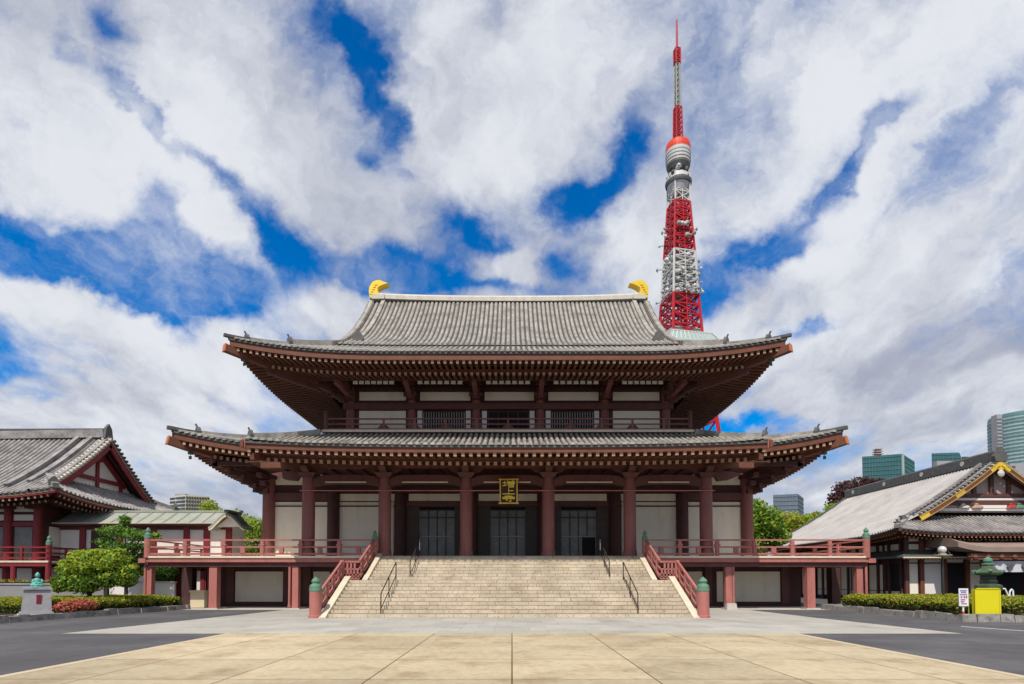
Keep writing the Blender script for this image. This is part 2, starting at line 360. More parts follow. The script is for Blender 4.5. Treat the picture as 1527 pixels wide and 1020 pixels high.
def band(mb, xs, E, d0, d1, zt, zb, tf, m, Wm=None):
    """rectangular moulding that follows the eave; Wm = half width for a mitred corner"""
    ring = []
    for x in xs:
        for d, z in ((d0, zt), (d1, zt), (d1, zb), (d0, zb)):
            xx = x*(Wm-d)/Wm if Wm else x
            ring.append(tf(xx, d, E(x)+z))
    n = len(xs); fs = [(0, 1, 2, 3), tuple(range(4*n-1, 4*n-5, -1))]
    for i in range(n-1):
        for k in range(4): a = i*4+k; b = i*4+(k+1) % 4; fs.append((a, b, b+4, a+4))
    mb.faces(ring, fs, m)
def rafters(mb, xs, E, tf, d0, d1, z0, s, w, h, Wh, m, mend):
    """E(x, d): eave height with corner lift; rafters run inwards and rise with slope s, cut at the hip when Wh"""
    for x in xs:
        de = d1 if Wh is None else min(d1, Wh-abs(x)-.05)
        if de < d0+.15: continue
        p = tf(x, d0, E(x, d0)+z0); q = tf(x, de, E(x, de)+z0+s*(de-d0))
        mb.beam(p, q, w, h, m, mend)
def soffit(mb, xs, E, tf, d0, d1, z0, s, Wh, m):
    prev = None
    for x in xs:
        de = d1 if Wh is None else max(d0+.02, min(d1, Wh-abs(x)))
        pts = [tf(x, d, E(x, d)+z0+s*(d-d0)) for d in lin(d0, de, 4)]
        if prev: mb.faces(prev+pts, [(i, i+1, 5+i, 4+i) for i in range(3)], m)
        prev = pts
def leaves(mb, n, fn, size, mats, flat=0.0):
    """n leaf-sized faces at points given by fn() -> (point, outward direction, material weight shift)"""
    for _ in range(n):
        p, out, sh = fn()
        a = Vector((random.gauss(0, 1), random.gauss(0, 1), random.gauss(0, 1)))+Vector(out)*1.2+Vector((0, 0, flat))
        if a.length < .01: continue
        a.normalize(); u = a.orthogonal().normalized(); v = a.cross(u)
        t = random.random()*6.28; u, v = u*math.cos(t)+v*math.sin(t), v*math.cos(t)-u*math.sin(t)
        s = size*random.uniform(.6, 1.35); p = Vector(p)
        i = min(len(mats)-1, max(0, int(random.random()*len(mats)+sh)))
        mb.poly([p-u*s, p-v*s*.55, p+u*s, p+v*s*.55], mats[i])
def rdir():
    while True:
        v = Vector((random.uniform(-1, 1), random.uniform(-1, 1), random.uniform(-1, 1)))
        if .05 < v.length < 1: return v.normalized()
def crown_fn(blobs):
    """blobs: (cx, cy, cz, rx, ry, rz); leaves spread through each blob, denser near its skin"""
    wts = [b[3]*b[5]*1.0 for b in blobs]
    def f():
        b = random.choices(blobs, wts)[0]; d = rdir(); r = random.random()**.35
        r *= 1+.25*noise.noise(Vector((b[0]+d.x*2, b[1]+d.y*2, b[2]+d.z*2)))
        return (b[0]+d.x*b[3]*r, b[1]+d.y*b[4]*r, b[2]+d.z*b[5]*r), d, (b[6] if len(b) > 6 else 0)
    return f
def tree(name, label, cat, base, blobs, n, size, mats, trunk_r=.2, group=None, flat=0.0):
    t = thing(name, label, cat, base, group)
    mb = MB(); leaves(mb, n, crown_fn(blobs), size, mats, flat); mb.build('crown', t)
    tb = MB(); top = max(b[2] for b in blobs); fork = base[2]+(top-base[2])*.4
    tb.tube(base, (base[0], base[1], fork), trunk_r, trunk_r*.75, 8, bark)
    for b in blobs[:9]: tb.tube((base[0], base[1], fork-.2), (b[0], b[1], b[2]), trunk_r*.55, trunk_r*.12, 6, bark)
    tb.build('trunk', t)
    return t
# ------------------------------------------------------------------ ground
def sheet(name, pts, z, m):
    mb = MB(); mb.poly([(x, y, z) for x, y in pts], m); return tag(mb.build(name, loc=(0, 20, 0)), kind='structure')
sheet('ground', [(-2500, -200), (2500, -200), (2500, 4000), (-2500, 4000)], 0, asph)
sheet('stone_forecourt', [(-14.3, 18.15), (14.3, 18.15), (13.7, 25.6), (13.45, 33.0), (-12.9, 33.0), (-13.4, 27)], .004, greyp)
sheet('slab_plaza', [(-8.95, -20), (8.95, -20), (8.95, 18.2), (-8.95, 18.2)], .008, plaza)
for s in (-1, 1): sheet('slab_border', [(s*8.86, -20), (s*9.06, -20), (s*9.06, 18.2), (s*8.86, 18.2)], .012, plaza_bd)
sheet('plinth_apron', [(-22.5, 32.6), (22, 32.6), (22, 38), (-22.5, 38)], .002, stone_lt)
sheet('road_line', [(16.40, 20.9), (17.45, 17.9), (17.56, 17.95), (16.50, 21.0)], .004, whiteline)
# ------------------------------------------------------------------ main hall
X0 = -.28
FZ, YF, YW, YU = 3.1, 33.5, 37.9, 42.2
hall = thing('temple_hall', 'two-storey maroon temple hall with grey tiled roofs at the top of the wide stone stairs', 'temple', (X0, 49, 0))
def hp(name, mb, parent=None, smooth=False): return mb.build(name, parent or hall, smooth)
def column(x, y, z0, z1, r, m=colm, foot=True):
    mb = MB(); prof = [(r*1.0, 0), (r, (z1-z0)*.85), (r*.9, z1-z0)]
    mb.lathe((X0+x, y, z0), prof, 16, m)
    if foot: mb.lathe((X0+x, y, z0-.02), [(r*1.14, 0), (r*1.14, .12), (r*1.08, .34), (r*1.0, .37)], 16, m)
    return hp('column', mb, smooth=False)
# base storey
b = MB()
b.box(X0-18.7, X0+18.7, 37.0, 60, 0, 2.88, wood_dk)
for s in (-1, 1):
    for a, c in ((14.55, 17.65), (13.55, 13.95), (11.5, 12.6), (10.0, 11.0)): b.box(X0+min(s*a, s*c), X0+max(s*a, s*c), 36.96, 37.0, .30, 2.25, plaster)
    for a in (14.28, 17.95, 12.98, 11.25): b.box(X0+s*a-.24, X0+s*a+.24, 36.86, 37.0, .02, 2.88, wood)
b.box(X0-18.7, X0+18.7, 36.8, 37.0, .0, .2, wood_dk)
hp('base_wall', b)
b = MB(); b.box(X0-7.6, X0+7.8, 33.02, 38.0, 2.7, FZ, cheek); b.box(X0-15.9, X0+15.9, 38, 60, 2.9, FZ, wood_dk)
hp('porch_floor', b)
# rear wall of the porch
def ybox(mb, x0, x1, y, z0, z1, m, th=.12): mb.box(X0+x0, X0+x1, y-th, y, z0, z1, m)
b = MB()
for s in (-1, 1):
    x0, x1 = sorted((s*7.05, s*15.9)); ybox(b, x0, x1, 38.0, FZ, 6.9, plaster); ybox(b, x0, x1, 38.0, 6.9, 9.6, wood_dk, .1)
    x0, x1 = sorted((s*12.2, s*15.5)); ybox(b, x0, x1, 37.9, 8.05, 8.75, plaster, .05); 
    x0, x1 = sorted((s*7.5, s*11.2)); ybox(b, x0, x1, 37.9, 6.98, 7.45, plaster, .05)
    b.box(X0+min(s*15.9, s*15.8), X0+max(s*15.9, s*15.8), 38, 60, FZ, 9.4, plaster)
    b.box(X0+min(s*15.8, s*15.98), X0+max(s*15.8, s*15.98), 37.9, 60, 6.9, 7.5, wood)
ybox(b, -7.05, 7.05, 38.0, 6.6, 9.6, wood_dk, .1)
for x0, x1 in ((-6.6, -2.9), (-1.95, 1.95), (2.9, 6.6)): ybox(b, x0, x1, 37.9, 6.98, 7.45, plaster, .05)
ybox(b, -7.0, 7.0, 37.86, 6.6, 6.96, wood, .06)
hp('porch_wall', b)
for s in (-1, 1):
    b = MB(); x0, x1 = sorted((s*11.95, s*15.6)); b.box(X0+x0, X0+x1, 37.7, 37.98, 7.0, 7.5, wood)
    x0, x1 = sorted((s*7.1, s*15.9)); b.box(X0+x0, X0+x1, 37.8, 37.98, 6.58, 6.66, wood_dk)
    x0, x1 = sorted((s*11.95, s*15.6)); b.box(X0+x0, X0+x1, 37.6, 37.98, 8.85, 9.5, wood_dk)
    hp('wall_beam', b)
for x in (-15.9, -11.6, -7.15, -2.4, 2.4, 7.15, 11.6, 15.9): column(x, YW-.1, FZ, 8.6 if abs(x) > 15 else 7.6, .4, colm if abs(x) > 15 else wood_dk)
for x in (-11.72, -7.22, -2.42, 2.42, 7.22, 11.72): column(x, YF, FZ, 7.82, .37)
# doors
def door(xc, w, kind):
    mb = MB(); y = 38.0
    ybox(mb, xc-w/2, xc+w/2, y+.5, FZ, 6.6, blackish, .05)
    d = hp('door', mb)
    g = MB(); hw = w*.27
    ybox(g, xc-hw, xc+hw, y+.3, FZ, 6.45, glass_d, .04); hp('glazed_panel', g, d)
    k = MB(); n = 4
    for i in range(n+1): x = xc-hw+2*hw*i/n; ybox(k, x-.035, x+.035, y+.25, FZ, 6.45, greymul if i in (0, n) else doorw, .05)
    for z in (FZ+.1, 4.62, 5.9, 6.4): ybox(k, xc-hw, xc+hw, y+.24, z-.04, z+.04, greymul if z == 4.62 else doorw, .05)
    if kind == 2: ybox(k, xc+.25, xc+hw-.05, y+.2, FZ+.02, 4.55, blackish, .02)
    hp('door_lattice', k, d)
    for s in (-1, 1):
        l = MB(); x0, x1 = sorted((xc+s*hw*1.02, xc+s*w/2)); m = doorb if (kind == 0 and s < 0) or (kind == 2 and s > 0) else doorw
        ybox(l, x0, x1, y+.02, FZ, 6.58, m, .10)
        for z in (3.3, 4.5, 5.7, 6.45): ybox(l, x0+.08, x1-.08, y-.10, z-.05, z+.05, doorw, .02)
        hp('door_leaf', l, d)
door(-4.75, 4.3, 0); door(0, 4.2, 1); door(4.75, 4.3, 2)
for s in (-1, 1):
    b = MB(); b.box(X0+s*7.62-.06, X0+s*7.62+.06, 37.5, 37.62, FZ, 6.9, cheek); hp('door_post', b)
# porch brackets and rainbow beams
CX_ = (-11.72, -7.22, -2.42, 2.42, 7.22, 11.72)
for x in CX_:
    b = MB(); c = X0+x
    b.hexa([(c-.36, YF-.36, 7.72), (c+.36, YF-.36, 7.72), (c+.36, YF+.36, 7.72), (c-.36, YF+.36, 7.72), (c-.52, YF-.52, 7.98), (c+.52, YF-.52, 7.98), (c+.52, YF+.52, 7.98), (c-.52, YF+.52, 7.98)], wood)
    b.prism([(c-.45, YF-.2, 7.98), (c+.45, YF-.2, 7.98), (c+.8, YF-.2, 8.06), (c+1.05, YF-.2, 8.29), (c-1.05, YF-.2, 8.29), (c-.8, YF-.2, 8.06)], (0, .4, 0), wood)
    b.prism([(c-.2, YF-.45, 7.98), (c-.2, YF-.8, 8.06), (c-.2, YF-1.0, 8.26), (c-.2, YF+1, 8.26), (c-.2, YF+.45, 7.98)], (.4, 0, 0), wood)
    hp('bracket', b)
for a, c in zip(CX_, CX_[1:]):
    b = MB(); x0, x1 = X0+a+.3, X0+c-.3; top = []; bot = []
    for i in range(13):
        t = i/12; x = x0+(x1-x0)*t; e = min(1, min(t, 1-t)*7); k = math.sin(math.pi*t)*.04
        top.append((x, YF-.24, 7.62+.22*e**.6+k)); bot.append((x, YF-.24, 7.20+.13*e+k))
    b.prism(top+bot[::-1], (0, .48, 0), wood); o = hp('rainbow_beam', b)
    k = MB(); k.box(x0+.75, x1-.75, YF-.275, YF-.24, 7.40, 7.47, cream_edge); hp('beam_stripe', k, o)
for s in (-1, 1):
    b = MB(); c = X0+s*12.4
    b.prism([(c, YF-.2, 7.55), (c+s*.6, YF-.2, 7.60), (c+s*1.5, YF-.2, 7.95), (c+s*.9, YF-.2, 8.05), (c+s*.3, YF-.2, 8.12), (c-s*.3, YF-.2, 8.0)], (0, .35, 0), wood)
    hp('beam_nose', b)
b = MB(); b.box(X0-14.5, X0+14.5, YF-.22, YF+.22, 8.30, 8.62, wood_or); hp('porch_purlin', b)
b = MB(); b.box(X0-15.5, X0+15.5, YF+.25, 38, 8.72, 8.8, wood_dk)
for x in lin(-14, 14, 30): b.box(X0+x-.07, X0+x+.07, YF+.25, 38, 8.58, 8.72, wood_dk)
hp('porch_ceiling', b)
b = MB(); b.box(X0-12.1, X0+12.1, 33.04, 33.09, 6.88, 6.94, red_lac); hp('tie_bar', b)
# ---- lower roof
W1, YE1, YC, H1 = 20.05, 33.7, 49.5, 15.8
def P1(d): return 9.55+.275*d+.0155*d*d
def lift(c, d, Lh, Rr): return Lh*max(0, 1-c/Rr)**2.2*max(0, 1-max(d, 0)/Rr)
WK = 13.3
def Z1(x, d):
    z = P1(d)+lift(W1-abs(x), d, 1.12, 10)
    if d < 0: z += -d/5*.24*(abs(x)/WK)**3
    return z
def Z1s(x, d): return P1(d)+lift(H1-abs(x), d, 1.12, 10)
tf1 = lambda x, d, z: (X0+x, YE1+d, z)
def tside(s, Wd, yc): return lambda x, d, z: (X0+s*(Wd-d), yc+x, z)
tb1 = lambda x, d, z: (X0+x, 2*YC-YE1-d, z)
low = MB()
xs = lin(-W1+.2, W1-.2, 107)
slope(low, xs, lambda x: -5 if abs(x) <= WK+.05 else 0, lambda x: min(6.6, W1-abs(x)), Z1, tf1, 9, .125, tile_gap, tile_low)
slope(low, lin(-W1, W1, 41), lambda x: 0, lambda x: min(6.6, W1-abs(x)), lambda x, d: Z1(x, max(d, 0)), tb1, 5, .12, tile_gap, tile_low, False)
for s in (-1, 1): slope(low, lin(-H1+.2, H1-.2, 83), lambda x: 0, lambda x: min(6.6, H1-abs(x)), Z1s, tside(s, W1, YC), 6, .12, tile_gap, tile_low)
lowr = hp('lower_roof', low)
def hip_ridge(mb, tfc, Zc, W_, d_hi, d_lo, wd, ht, m, seg=9, orn=True, mo=None):
    pts = []
    for d in lin(d_hi, d_lo, seg): p = tfc(W_-d, d, Zc(W_-d, d)); pts.append((p[0], p[1], p[2]+ht*.5))
    mb.path(pts, wd, ht, m)
    if orn:
        p, q = Vector(pts[-1]), Vector(pts[-2]); d = (p-q).normalized(); z = Vector((0, 0, 1)); sx = d.cross(z).normalized()
        a = p-d*.02
        prof = [(-.24, -ht*.6), (.24, -ht*.6), (.27, .06), (.15, ht*.5+.14), (0, ht*.5+.24), (-.15, ht*.5+.14), (-.27, .06)]
        mb.prism([a+sx*u+z*v for u, v in prof], d*.22, mo or tile_dark)
        mb.path([a+z*(ht*.5), a+d*.16+z*(ht*.5+.22), a+d*.26+z*(ht*.5+.40)], .08, .08, mo or tile_dark)
def corner(sx, front):     # corner parametrisation for hips
    return lambda x, d, z: (X0+sx*x, (YE1+d) if front else (2*YC-YE1-d), z)
for s in (-1, 1):
    for fr in (True, False):
        b = MB(); hip_ridge(b, corner(s, fr), lambda x, d: Z1(x, max(d, 0)), W1, 6.6, 3.3, .42, .36, tile_low); hip_ridge(b, corner(s, fr), lambda x, d: Z1(x, max(d, 0)), W1, 3.2, 1.1, .34, .24, tile_low)
        b.path([corner(s, fr)(W1-d, d, Z1(W1-max(d, 0), max(d, 0))+.09) for d in (1.2, .5, 0, -.15)], .26, .20, tile_dark)
        hp('hip_ridge', b, lowr)
# eaves of the lower roof
def eave_side(mb, xs_b, Ex, Ed, tf, Wm, d0, fas, tiers, step, x_lo, x_hi, soff, seg=40):
    """fascias, two tiers of rafters and the boarding under one eave line"""
    E0 = lambda x: Ex(x)
    band(mb, xs_b, E0, d0+.02, d0+.22, -.02, -.13, tf, tile_dark, Wm)
    band(mb, xs_b, E0, d0+.10, d0+.34, -.13, fas, tf, wood_or, Wm)
    (a0, a1, az, asl), (b0, b1, bz, bsl) = tiers
    n = int((x_hi-x_lo)/step); xr = lin(x_lo, x_hi, n+1)
    rafters(mb, xr, Ed, tf, a0, a1, az, asl, .17, .19, soff, wood_or, ochre)
    rafters(mb, xr, Ed, tf, b0, b1, bz, bsl, .18, .20, soff, wood_or, ochre)
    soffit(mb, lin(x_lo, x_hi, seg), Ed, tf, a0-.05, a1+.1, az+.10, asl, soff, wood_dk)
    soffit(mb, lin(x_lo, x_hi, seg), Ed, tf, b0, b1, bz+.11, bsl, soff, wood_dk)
    xb = [x*(Wm-b0)/Wm for x in xs_b] if Wm else xs_b
    band(mb, xb, lambda x: Ed(x, b0), b0+.05, b0+.22, bz+.34, bz+.10, tf, wood_or)
b = MB()     # porch eave
Ek = lambda x, d=0: P1(-5)+.24*(abs(x)/WK)**3
eave_side(b, lin(-WK-.05, WK+.05, 41), Ek, Ek, tf1, None, -5, -.37, ((-4.82, -3.25, -.46, .13), (-3.45, -.15, -.64, .20)), .40, -WK+.15, WK-.15, None)
hp('porch_eave', b, lowr)
for s in (-1, 1):
    b = MB(); x = s*(WK+.05)
    b.path([tf1(x, d, Z1(x, d)-.26) for d in (-5.0, -3.5, -2, -1, .3)], .16, .44, red_lac)
    b.path([tf1(x-s*.3, d, Z1(x, d)-.62+.06*d) for d in (-4.7, -3, -1.5, -.1)], .22, .3, wood_or)
    b.box(*sorted((X0+x-s*.02, X0+x+s*.14)), YE1-5.08, YE1-4.9, Z1(x, -5)-.46, Z1(x, -5)-.10, wood_or)
    hp('barge_board', b, lowr)
for s in (-1, 1):
    E1 = lambda x, d=0: P1(0)+lift(W1-abs(x), 0, 1.12, 10)*max(0, 1-d*.1)
    b = MB(); xs_ = lin(WK, W1, 22); xs_ = [s*x for x in xs_]
    band(b, xs_, lambda x: E1(x), .02, .22, -.02, -.13, tf1, tile_dark, None)
    band(b, xs_, lambda x: E1(x), .10, .36, -.13, -.48, tf1, wood_or, None)
    xr = [s*x for x in lin(WK+.2, W1-.3, 17)]
    rafters(b, xr, E1, tf1, .18, 1.7, -.60, .10, .17, .2, W1, wood_or, ochre); rafters(b, xr, E1, tf1, 1.5, 4.3, -.80, .12, .18, .2, W1, wood_or, ochre)
    soffit(b, [s*x for x in lin(WK-.6, W1, 14)], E1, tf1, .12, 1.7, -.44, .10, W1, wood); soffit(b, [s*x for x in lin(WK-.6, W1, 14)], E1, tf1, 1.5, 4.4, -.64, .12, W1, wood)
    hp('corner_eave', b, lowr)
    b = MB(); E1s = lambda x, d=0: P1(0)+lift(H1-abs(x), 0, 1.12, 10)*max(0, 1-d*.1)
    eave_side(b, lin(-H1, H1, 50), E1s, E1s, tside(s, W1, YC), H1, 0, -.48, ((.18, 1.7, -.56, .10), (1.5, 4.35, -.76, .12)), .42, -H1+.2, H1-.2, H1)
    hp('side_eave', b, lowr)
    b = MB(); cf = corner(s, True); E_ = lambda d: Z1(W1-max(d, 0), 0)-max(d, 0)*.0
    pts = [cf(W1-d, d, P1(0)+1.12*max(0, 1-d/10)**2.2-.74-(.0 if d > .5 else -.05)) for d in (-.12, .6, 1.6, 2.8, 4.2)]
    b.path(pts, .40, .46, wood_or); b.path([(p[0], p[1], p[2]-.40) for p in pts[2:]], .34, .34, wood)
    p = Vector(pts[0]); d = (p-Vector(pts[1])).normalized()
    b.beam(p-d*.03, p+d*.04, .44, .50, mat('beam_end_cap', (.52, .17, .06), .5, .15, 4, 20)); hp('hip_beam', b, lowr)
# corner brackets under the lower eave
for s in (-1, 1):
    b = MB(); c = Vector((X0+s*15.9, YW-.1, 0)); dg = Vector((s*.7071, -.7071, 0))
    for L_, z, h in ((1.0, 7.55, .34), (1.75, 8.0, .34), (2.6, 8.45, .34)):
        b.beam(c+dg*-.3+Vector((0, 0, z)), c+dg*L_+Vector((0, 0, z+.08)), .4, h, wood_dk)
        e = c+dg*L_+Vector((0, 0, z+.35)); b.box(e.x-.24, e.x+.24, e.y-.24, e.y+.24, e.z-.16, e.z+.1, wood)
        for v in (Vector((s, 0, 0)), Vector((0, -1, 0))):
            b.beam(c+Vector((0, 0, z)), c+v*(L_*.62)+Vector((0, 0, z)), .34, h*.8, wood)
    b.box(c.x-.5, c.x+.5, c.y-.5, c.y+.5, 8.4, 9.5, wood_dk)
    hp('corner_bracket', b)
for s in (-1, 1):
    b = MB(); b.box(*sorted((X0+s*14.3, X0+s*18.4)), YW-2.6, YW-2.3, 8.85, 9.12, wood_dk); b.box(*sorted((X0+s*18.1, X0+s*18.4)), YW-2.6, 60, 8.85, 9.12, wood_dk)
    hp('eave_purlin', b)
# ---- upper storey
ZB = 12.48
b = MB()
b.box(X0-11.9, X0+11.9, YU, 56.8, 12.0, 17.0, wood_dk)
b.box(X0-11.0, X0+11.0, YU+1, 55.8, 17.0, 18.4, wood_dk)
z0, z1 = zat(639, YU), zat(613, YU); u0, u1 = zat(597.5, YU), zat(585, YU)
UC = (-11.75, -7.2, -2.38, 2.38, 7.2, 11.75)
for i, (a, c) in enumerate(zip(UC, UC[1:])):
    ybox(b, a+.62, c-.45, YU, u0, u1, plaster, .05)
    if i in (0, 4): ybox(b, a+.62, c-.45, YU, z0, z1, plaster, .05)
hp('upper_wall', b)
for i, (a, c) in enumerate(zip(UC[1:], UC[2:-1])):
    w = MB(); ybox(w, a+.8, c-.8, YU, ZB, z1-.1, blackish, .03); o = hp('lattice_window', w)
    k = MB(); n = 17 if i != 1 else 5
    for j in range(n): x = a+.9+(c-a-1.8)*j/(n-1); ybox(k, x-.035, x+.035, YU-.06, ZB, z1-.12, greymul if i != 1 else doorw, .05)
    hp('window_bars', k, o)
    j = MB(); ybox(j, a+.42, a+.78, YU, z0, z1, white_pl, .08); ybox(j, c-.78, c-.42, YU, z0, z1, white_pl, .08); hp('window_jamb', j, o)
for x in UC: 
    mb = MB(); mb.lathe((X0+x, YU-.05, ZB-.1), [(.32, 0), (.32, 3.2), (.28, 3.7)], 14, colm); hp('upper_column', mb)
b = MB(); b.box(X0-12.25, X0+12.25, YU-.42, YU-.1, zat(610, YU-.4), zat(601, YU-.4), wood)
for s in (-1, 1): b.box(*sorted((X0+s*11.95, X0+s*12.25)), YU-.1, 56, zat(610, YU-.4), zat(601, YU-.4), wood)
b.box(X0-12.0, X0+12.0, YU-.2, YU, u1+.02, u1+.35, wood_dk)
hp('upper_tie_beam', b)
# brackets of the upper storey
for x in UC:
    if abs(x) > 11: continue
    b = MB(); c = X0+x
    for (ya, yb, za, zb, w) in ((YU-.75, YU, 15.05, 15.35, .62), (YU-1.0, YU, 15.38, 15.68, .42), (YU-1.75, YU, 15.55, 15.82, .34), (YU-2.5, YU-.6, 15.72, 15.98, .34)):
        b.box(c-w/2, c+w/2, ya, yb, za, zb, wood)
    for y_, z_, w in ((YU-.8, 15.2, .95), (YU-1.6, 15.74, .8)): b.box(c-w/2, c+w/2, y_-.14, y_+.14, z_, z_+.24, wood)
    b.prism([(c-.17, YU-.3, 15.0), (c-.17, YU-1.9, 15.4), (c-.17, YU-2.75, 15.55), (c-.17, YU-2.75, 15.8), (c-.17, YU-.3, 15.55)], (.34, 0, 0), colm)
    hp('upper_bracket', b)
for s in (-1, 1):
    b = MB(); c = Vector((X0+s*11.75, YU-.05, 0)); dg = Vector((s*.7071, -.7071, 0))
    for L_, z in ((1.5, 15.05), (2.8, 15.42), (4.4, 15.85)):
        b.path([c+dg*-.3+Vector((0, 0, z)), c+dg*(L_*.55)+Vector((0, 0, z+.05)), c+dg*L_+Vector((0, 0, z+.28))], .4, .36, wood)
        for v in (Vector((s, 0, 0)), Vector((0, -1, 0))):
            b.path([c+Vector((0, 0, z)), c+v*(L_*.6)+Vector((0, 0, z+.12))], .34, .32, wood)
            e = c+v*(L_*.58)+Vector((0, 0, z+.3)); b.box(e.x-.3, e.x+.3, e.y-.3, e.y+.3, e.z-.1, e.z+.14, wood)
    b.prism([c+Vector((0, -.3, 15.0)), c+Vector((s*.5, -2.6, 15.5)), c+Vector((s*.5, -2.6, 15.8)), c+Vector((0, -.3, 15.6))], (.34, 0, 0), colm)
    hp('upper_corner_bracket', b)
b = MB(); b.box(X0-14.3, X0+14.3, YU-2.62, YU-2.34, 15.78, 16.06, wood)
for s in (-1, 1): b.box(*sorted((X0+s*14.02, X0+s*14.3)), YU-2.34, 59, 15.78, 16.06, wood)
hp('upper_purlin', b)
b = MB()
for a, c in zip(UC, UC[1:]):
    x0, x1 = X0+a+1.05, X0+c-1.05
    b.poly([(x0, 39.8, 15.56), (x1, 39.8, 15.56), (x1, 41.2, 16.02), (x0, 41.2, 16.02)], white_pl)
    for x in lin(x0-.1, x1+.1, 7): b.hexa([(x-.08, 39.75, 15.50), (x+.08, 39.75, 15.50), (x+.08, 41.2, 15.98), (x-.08, 41.2, 15.98), (x-.08, 39.75, 15.6), (x+.08, 39.75, 15.6), (x+.08, 41.2, 16.1), (x-.08, 41.2, 16.1)], wood_dk)
hp('coffered_cove', b)
b = MB()  # upright white boards added to catch more light than the sloping cove
for a, c in zip(UC, UC[1:]):
    for x in lin(X0+a+1.0, X0+c-1.0, 7): b.box(x-.16, x+.16, 39.66, 39.72, 15.50, 15.72, white_pl)
hp('added_cove_boards', b)
# balcony
BX, BY = 13.35, 40.5
b = MB(); b.box(X0-BX, X0+BX, BY, YU, ZB-.17, ZB, cream_edge); 
for s in (-1, 1): b.box(*sorted((X0+s*11.9, X0+s*BX)), YU, 58, ZB-.17, ZB, cream_edge)
b.box(X0-BX+.3, X0+BX-.3, BY+.3, YU, ZB-.5, ZB-.17, wood_dk); bal = hp('balcony', b)
yr = BY+.18
b = MB()
for z, h, w in ((13.30, .09, .12), (12.92, .08, .09), (12.55, .10, .12)):
    b.box(X0-BX+.2, X0+BX-.2, yr-w/2, yr+w/2, z-h/2, z+h/2, colm)
    for s in (-1, 1): b.box(*sorted((X0+s*(BX-.27), X0+s*(BX-.15))), yr, 57, z-h/2, z+h/2, wood)
for x in lin(-11.2, 11.2, 11):
    b.box(X0+x-.07, X0+x+.07, yr-.07, yr+.07, ZB, 13.3, colm)
    if abs(x) < 11:
        xm = x
        b.prism([(X0+xm-.5, yr-.04, 12.55), (X0+xm+.5, yr-.04, 12.55), (X0+xm+.22, yr-.04, 12.85), (X0+xm-.22, yr-.04, 12.85)], (0, .08, 0), wood)
b2 = hp('balcony_railing', b, bal)
for s in (-1, 1):
    k = MB(); k.lathe((X0+s*(BX-.25), yr, ZB-.1), [(.16, 0), (.16, 1.25), (.2, 1.27), (.14, 1.36), (.17, 1.45), (.02, 1.6)], 10, wood); hp('balcony_post', k, bal)
# ---- upper roof
W2, YE2, H2 = 17.85, 35.8, 13.7
def P2(d): return 16.25+.40*d+.012*d*d
def Z2(x, d): return P2(d)+lift(W2-abs(x), d, .92, 10)
def Z2s(x, d): return P2(d)+lift(H2-abs(x), d, .92, 10)
tf2 = lambda x, d, z: (X0+x, YE2+d, z); tb2 = lambda x, d, z: (X0+x, 2*YC-YE2-d, z)
up = MB()
slope(up, lin(-W2+.2, W2-.2, 95), lambda x: 0, lambda x: min(5.8, W2-abs(x)), Z2, tf2, 6, .125, tile_gap, tile)
slope(up, lin(-W2, W2, 41), lambda x: 0, lambda x: min(5.8, W2-abs(x)), Z2, tb2, 5, .12, tile_gap, tile, False)
for s in (-1, 1): slope(up, lin(-H2+.2, H2-.2, 71), lambda x: 0, lambda x: min(6.3, H2-abs(x)), Z2s, tside(s, W2, YC), 5, .12, tile_gap, tile)
upr = hp('upper_roof', up)
for s in (-1, 1):
    for fr in (True, False):
        cf = (lambda s_, fr_: lambda x, d, z: (X0+s_*x, (YE2+d) if fr_ else (2*YC-YE2-d), z))(s, fr)
        b = MB(); hip_ridge(b, cf, Z2, W2, 5.8, 2.9, .42, .40, tile); hip_ridge(b, cf, Z2, W2, 2.8, .9, .34, .22, tile)
        b.path([cf(W2-d, d, Z2(W2-max(d, 0), max(d, 0))+.09) for d in (1.0, .5, 0, -.15)], .24, .18, tile_dark)
        hp('hip_ridge', b, upr)
b = MB(); E2 = lambda x, d=0: P2(0)+lift(W2-abs(x), 0, .92, 10)*max(0, 1-d*.08)
T2 = ((.2, 2.0, -.60, .11), (1.75, 4.1, -.80, .19))
eave_side(b, lin(-W2, W2, 60), E2, E2, tf2, W2, 0, -.50, T2, .40, -W2+.2, W2-.2, W2)
hp('front_eave', b, upr)
for s in (-1, 1):
    b = MB(); E2s = lambda x, d=0: P2(0)+lift(H2-abs(x), 0, .92, 10)*max(0, 1-d*.08)
    eave_side(b, lin(-H2, H2, 44), E2s, E2s, tside(s, W2, YC), H2, 0, -.50, T2, .42, -H2+.2, H2-.2, H2)
    # boarding from the purlin in to the wall
    b.poly([(X0+s*14.1, YE2+4, 16.35), (X0+s*14.1, 2*YC-YE2-4, 16.35), (X0+s*11.8, 2*YC-YE2-6, 16.9), (X0+s*11.8, YU, 16.9)], wood_dk)
    hp('side_eave', b, upr)
    b = MB(); pts = [(X0+s*(W2-d), YE2+d, P2(0)+.92*max(0, 1-d/10)**2.2-.76) for d in (-.12, .7, 1.8, 3, 4.3)]
    b.path(pts, .40, .46, wood_or); b.path([(p[0], p[1], p[2]-.42) for p in pts[2:]], .34, .36, wood)
    p = Vector(pts[0]); d = (p-Vector(pts[1])).normalized(); b.beam(p-d*.03, p+d*.04, .44, .5, MATS['beam_end_cap']); hp('hip_beam', b, upr)
b = MB(); b.poly([(X0-14.1, YE2+4, 16.35), (X0+14.1, YE2+4, 16.35), (X0+11.8, YU, 16.75), (X0-11.8, YU, 16.75)], wood_dk); hp('cove_boarding', b, upr)
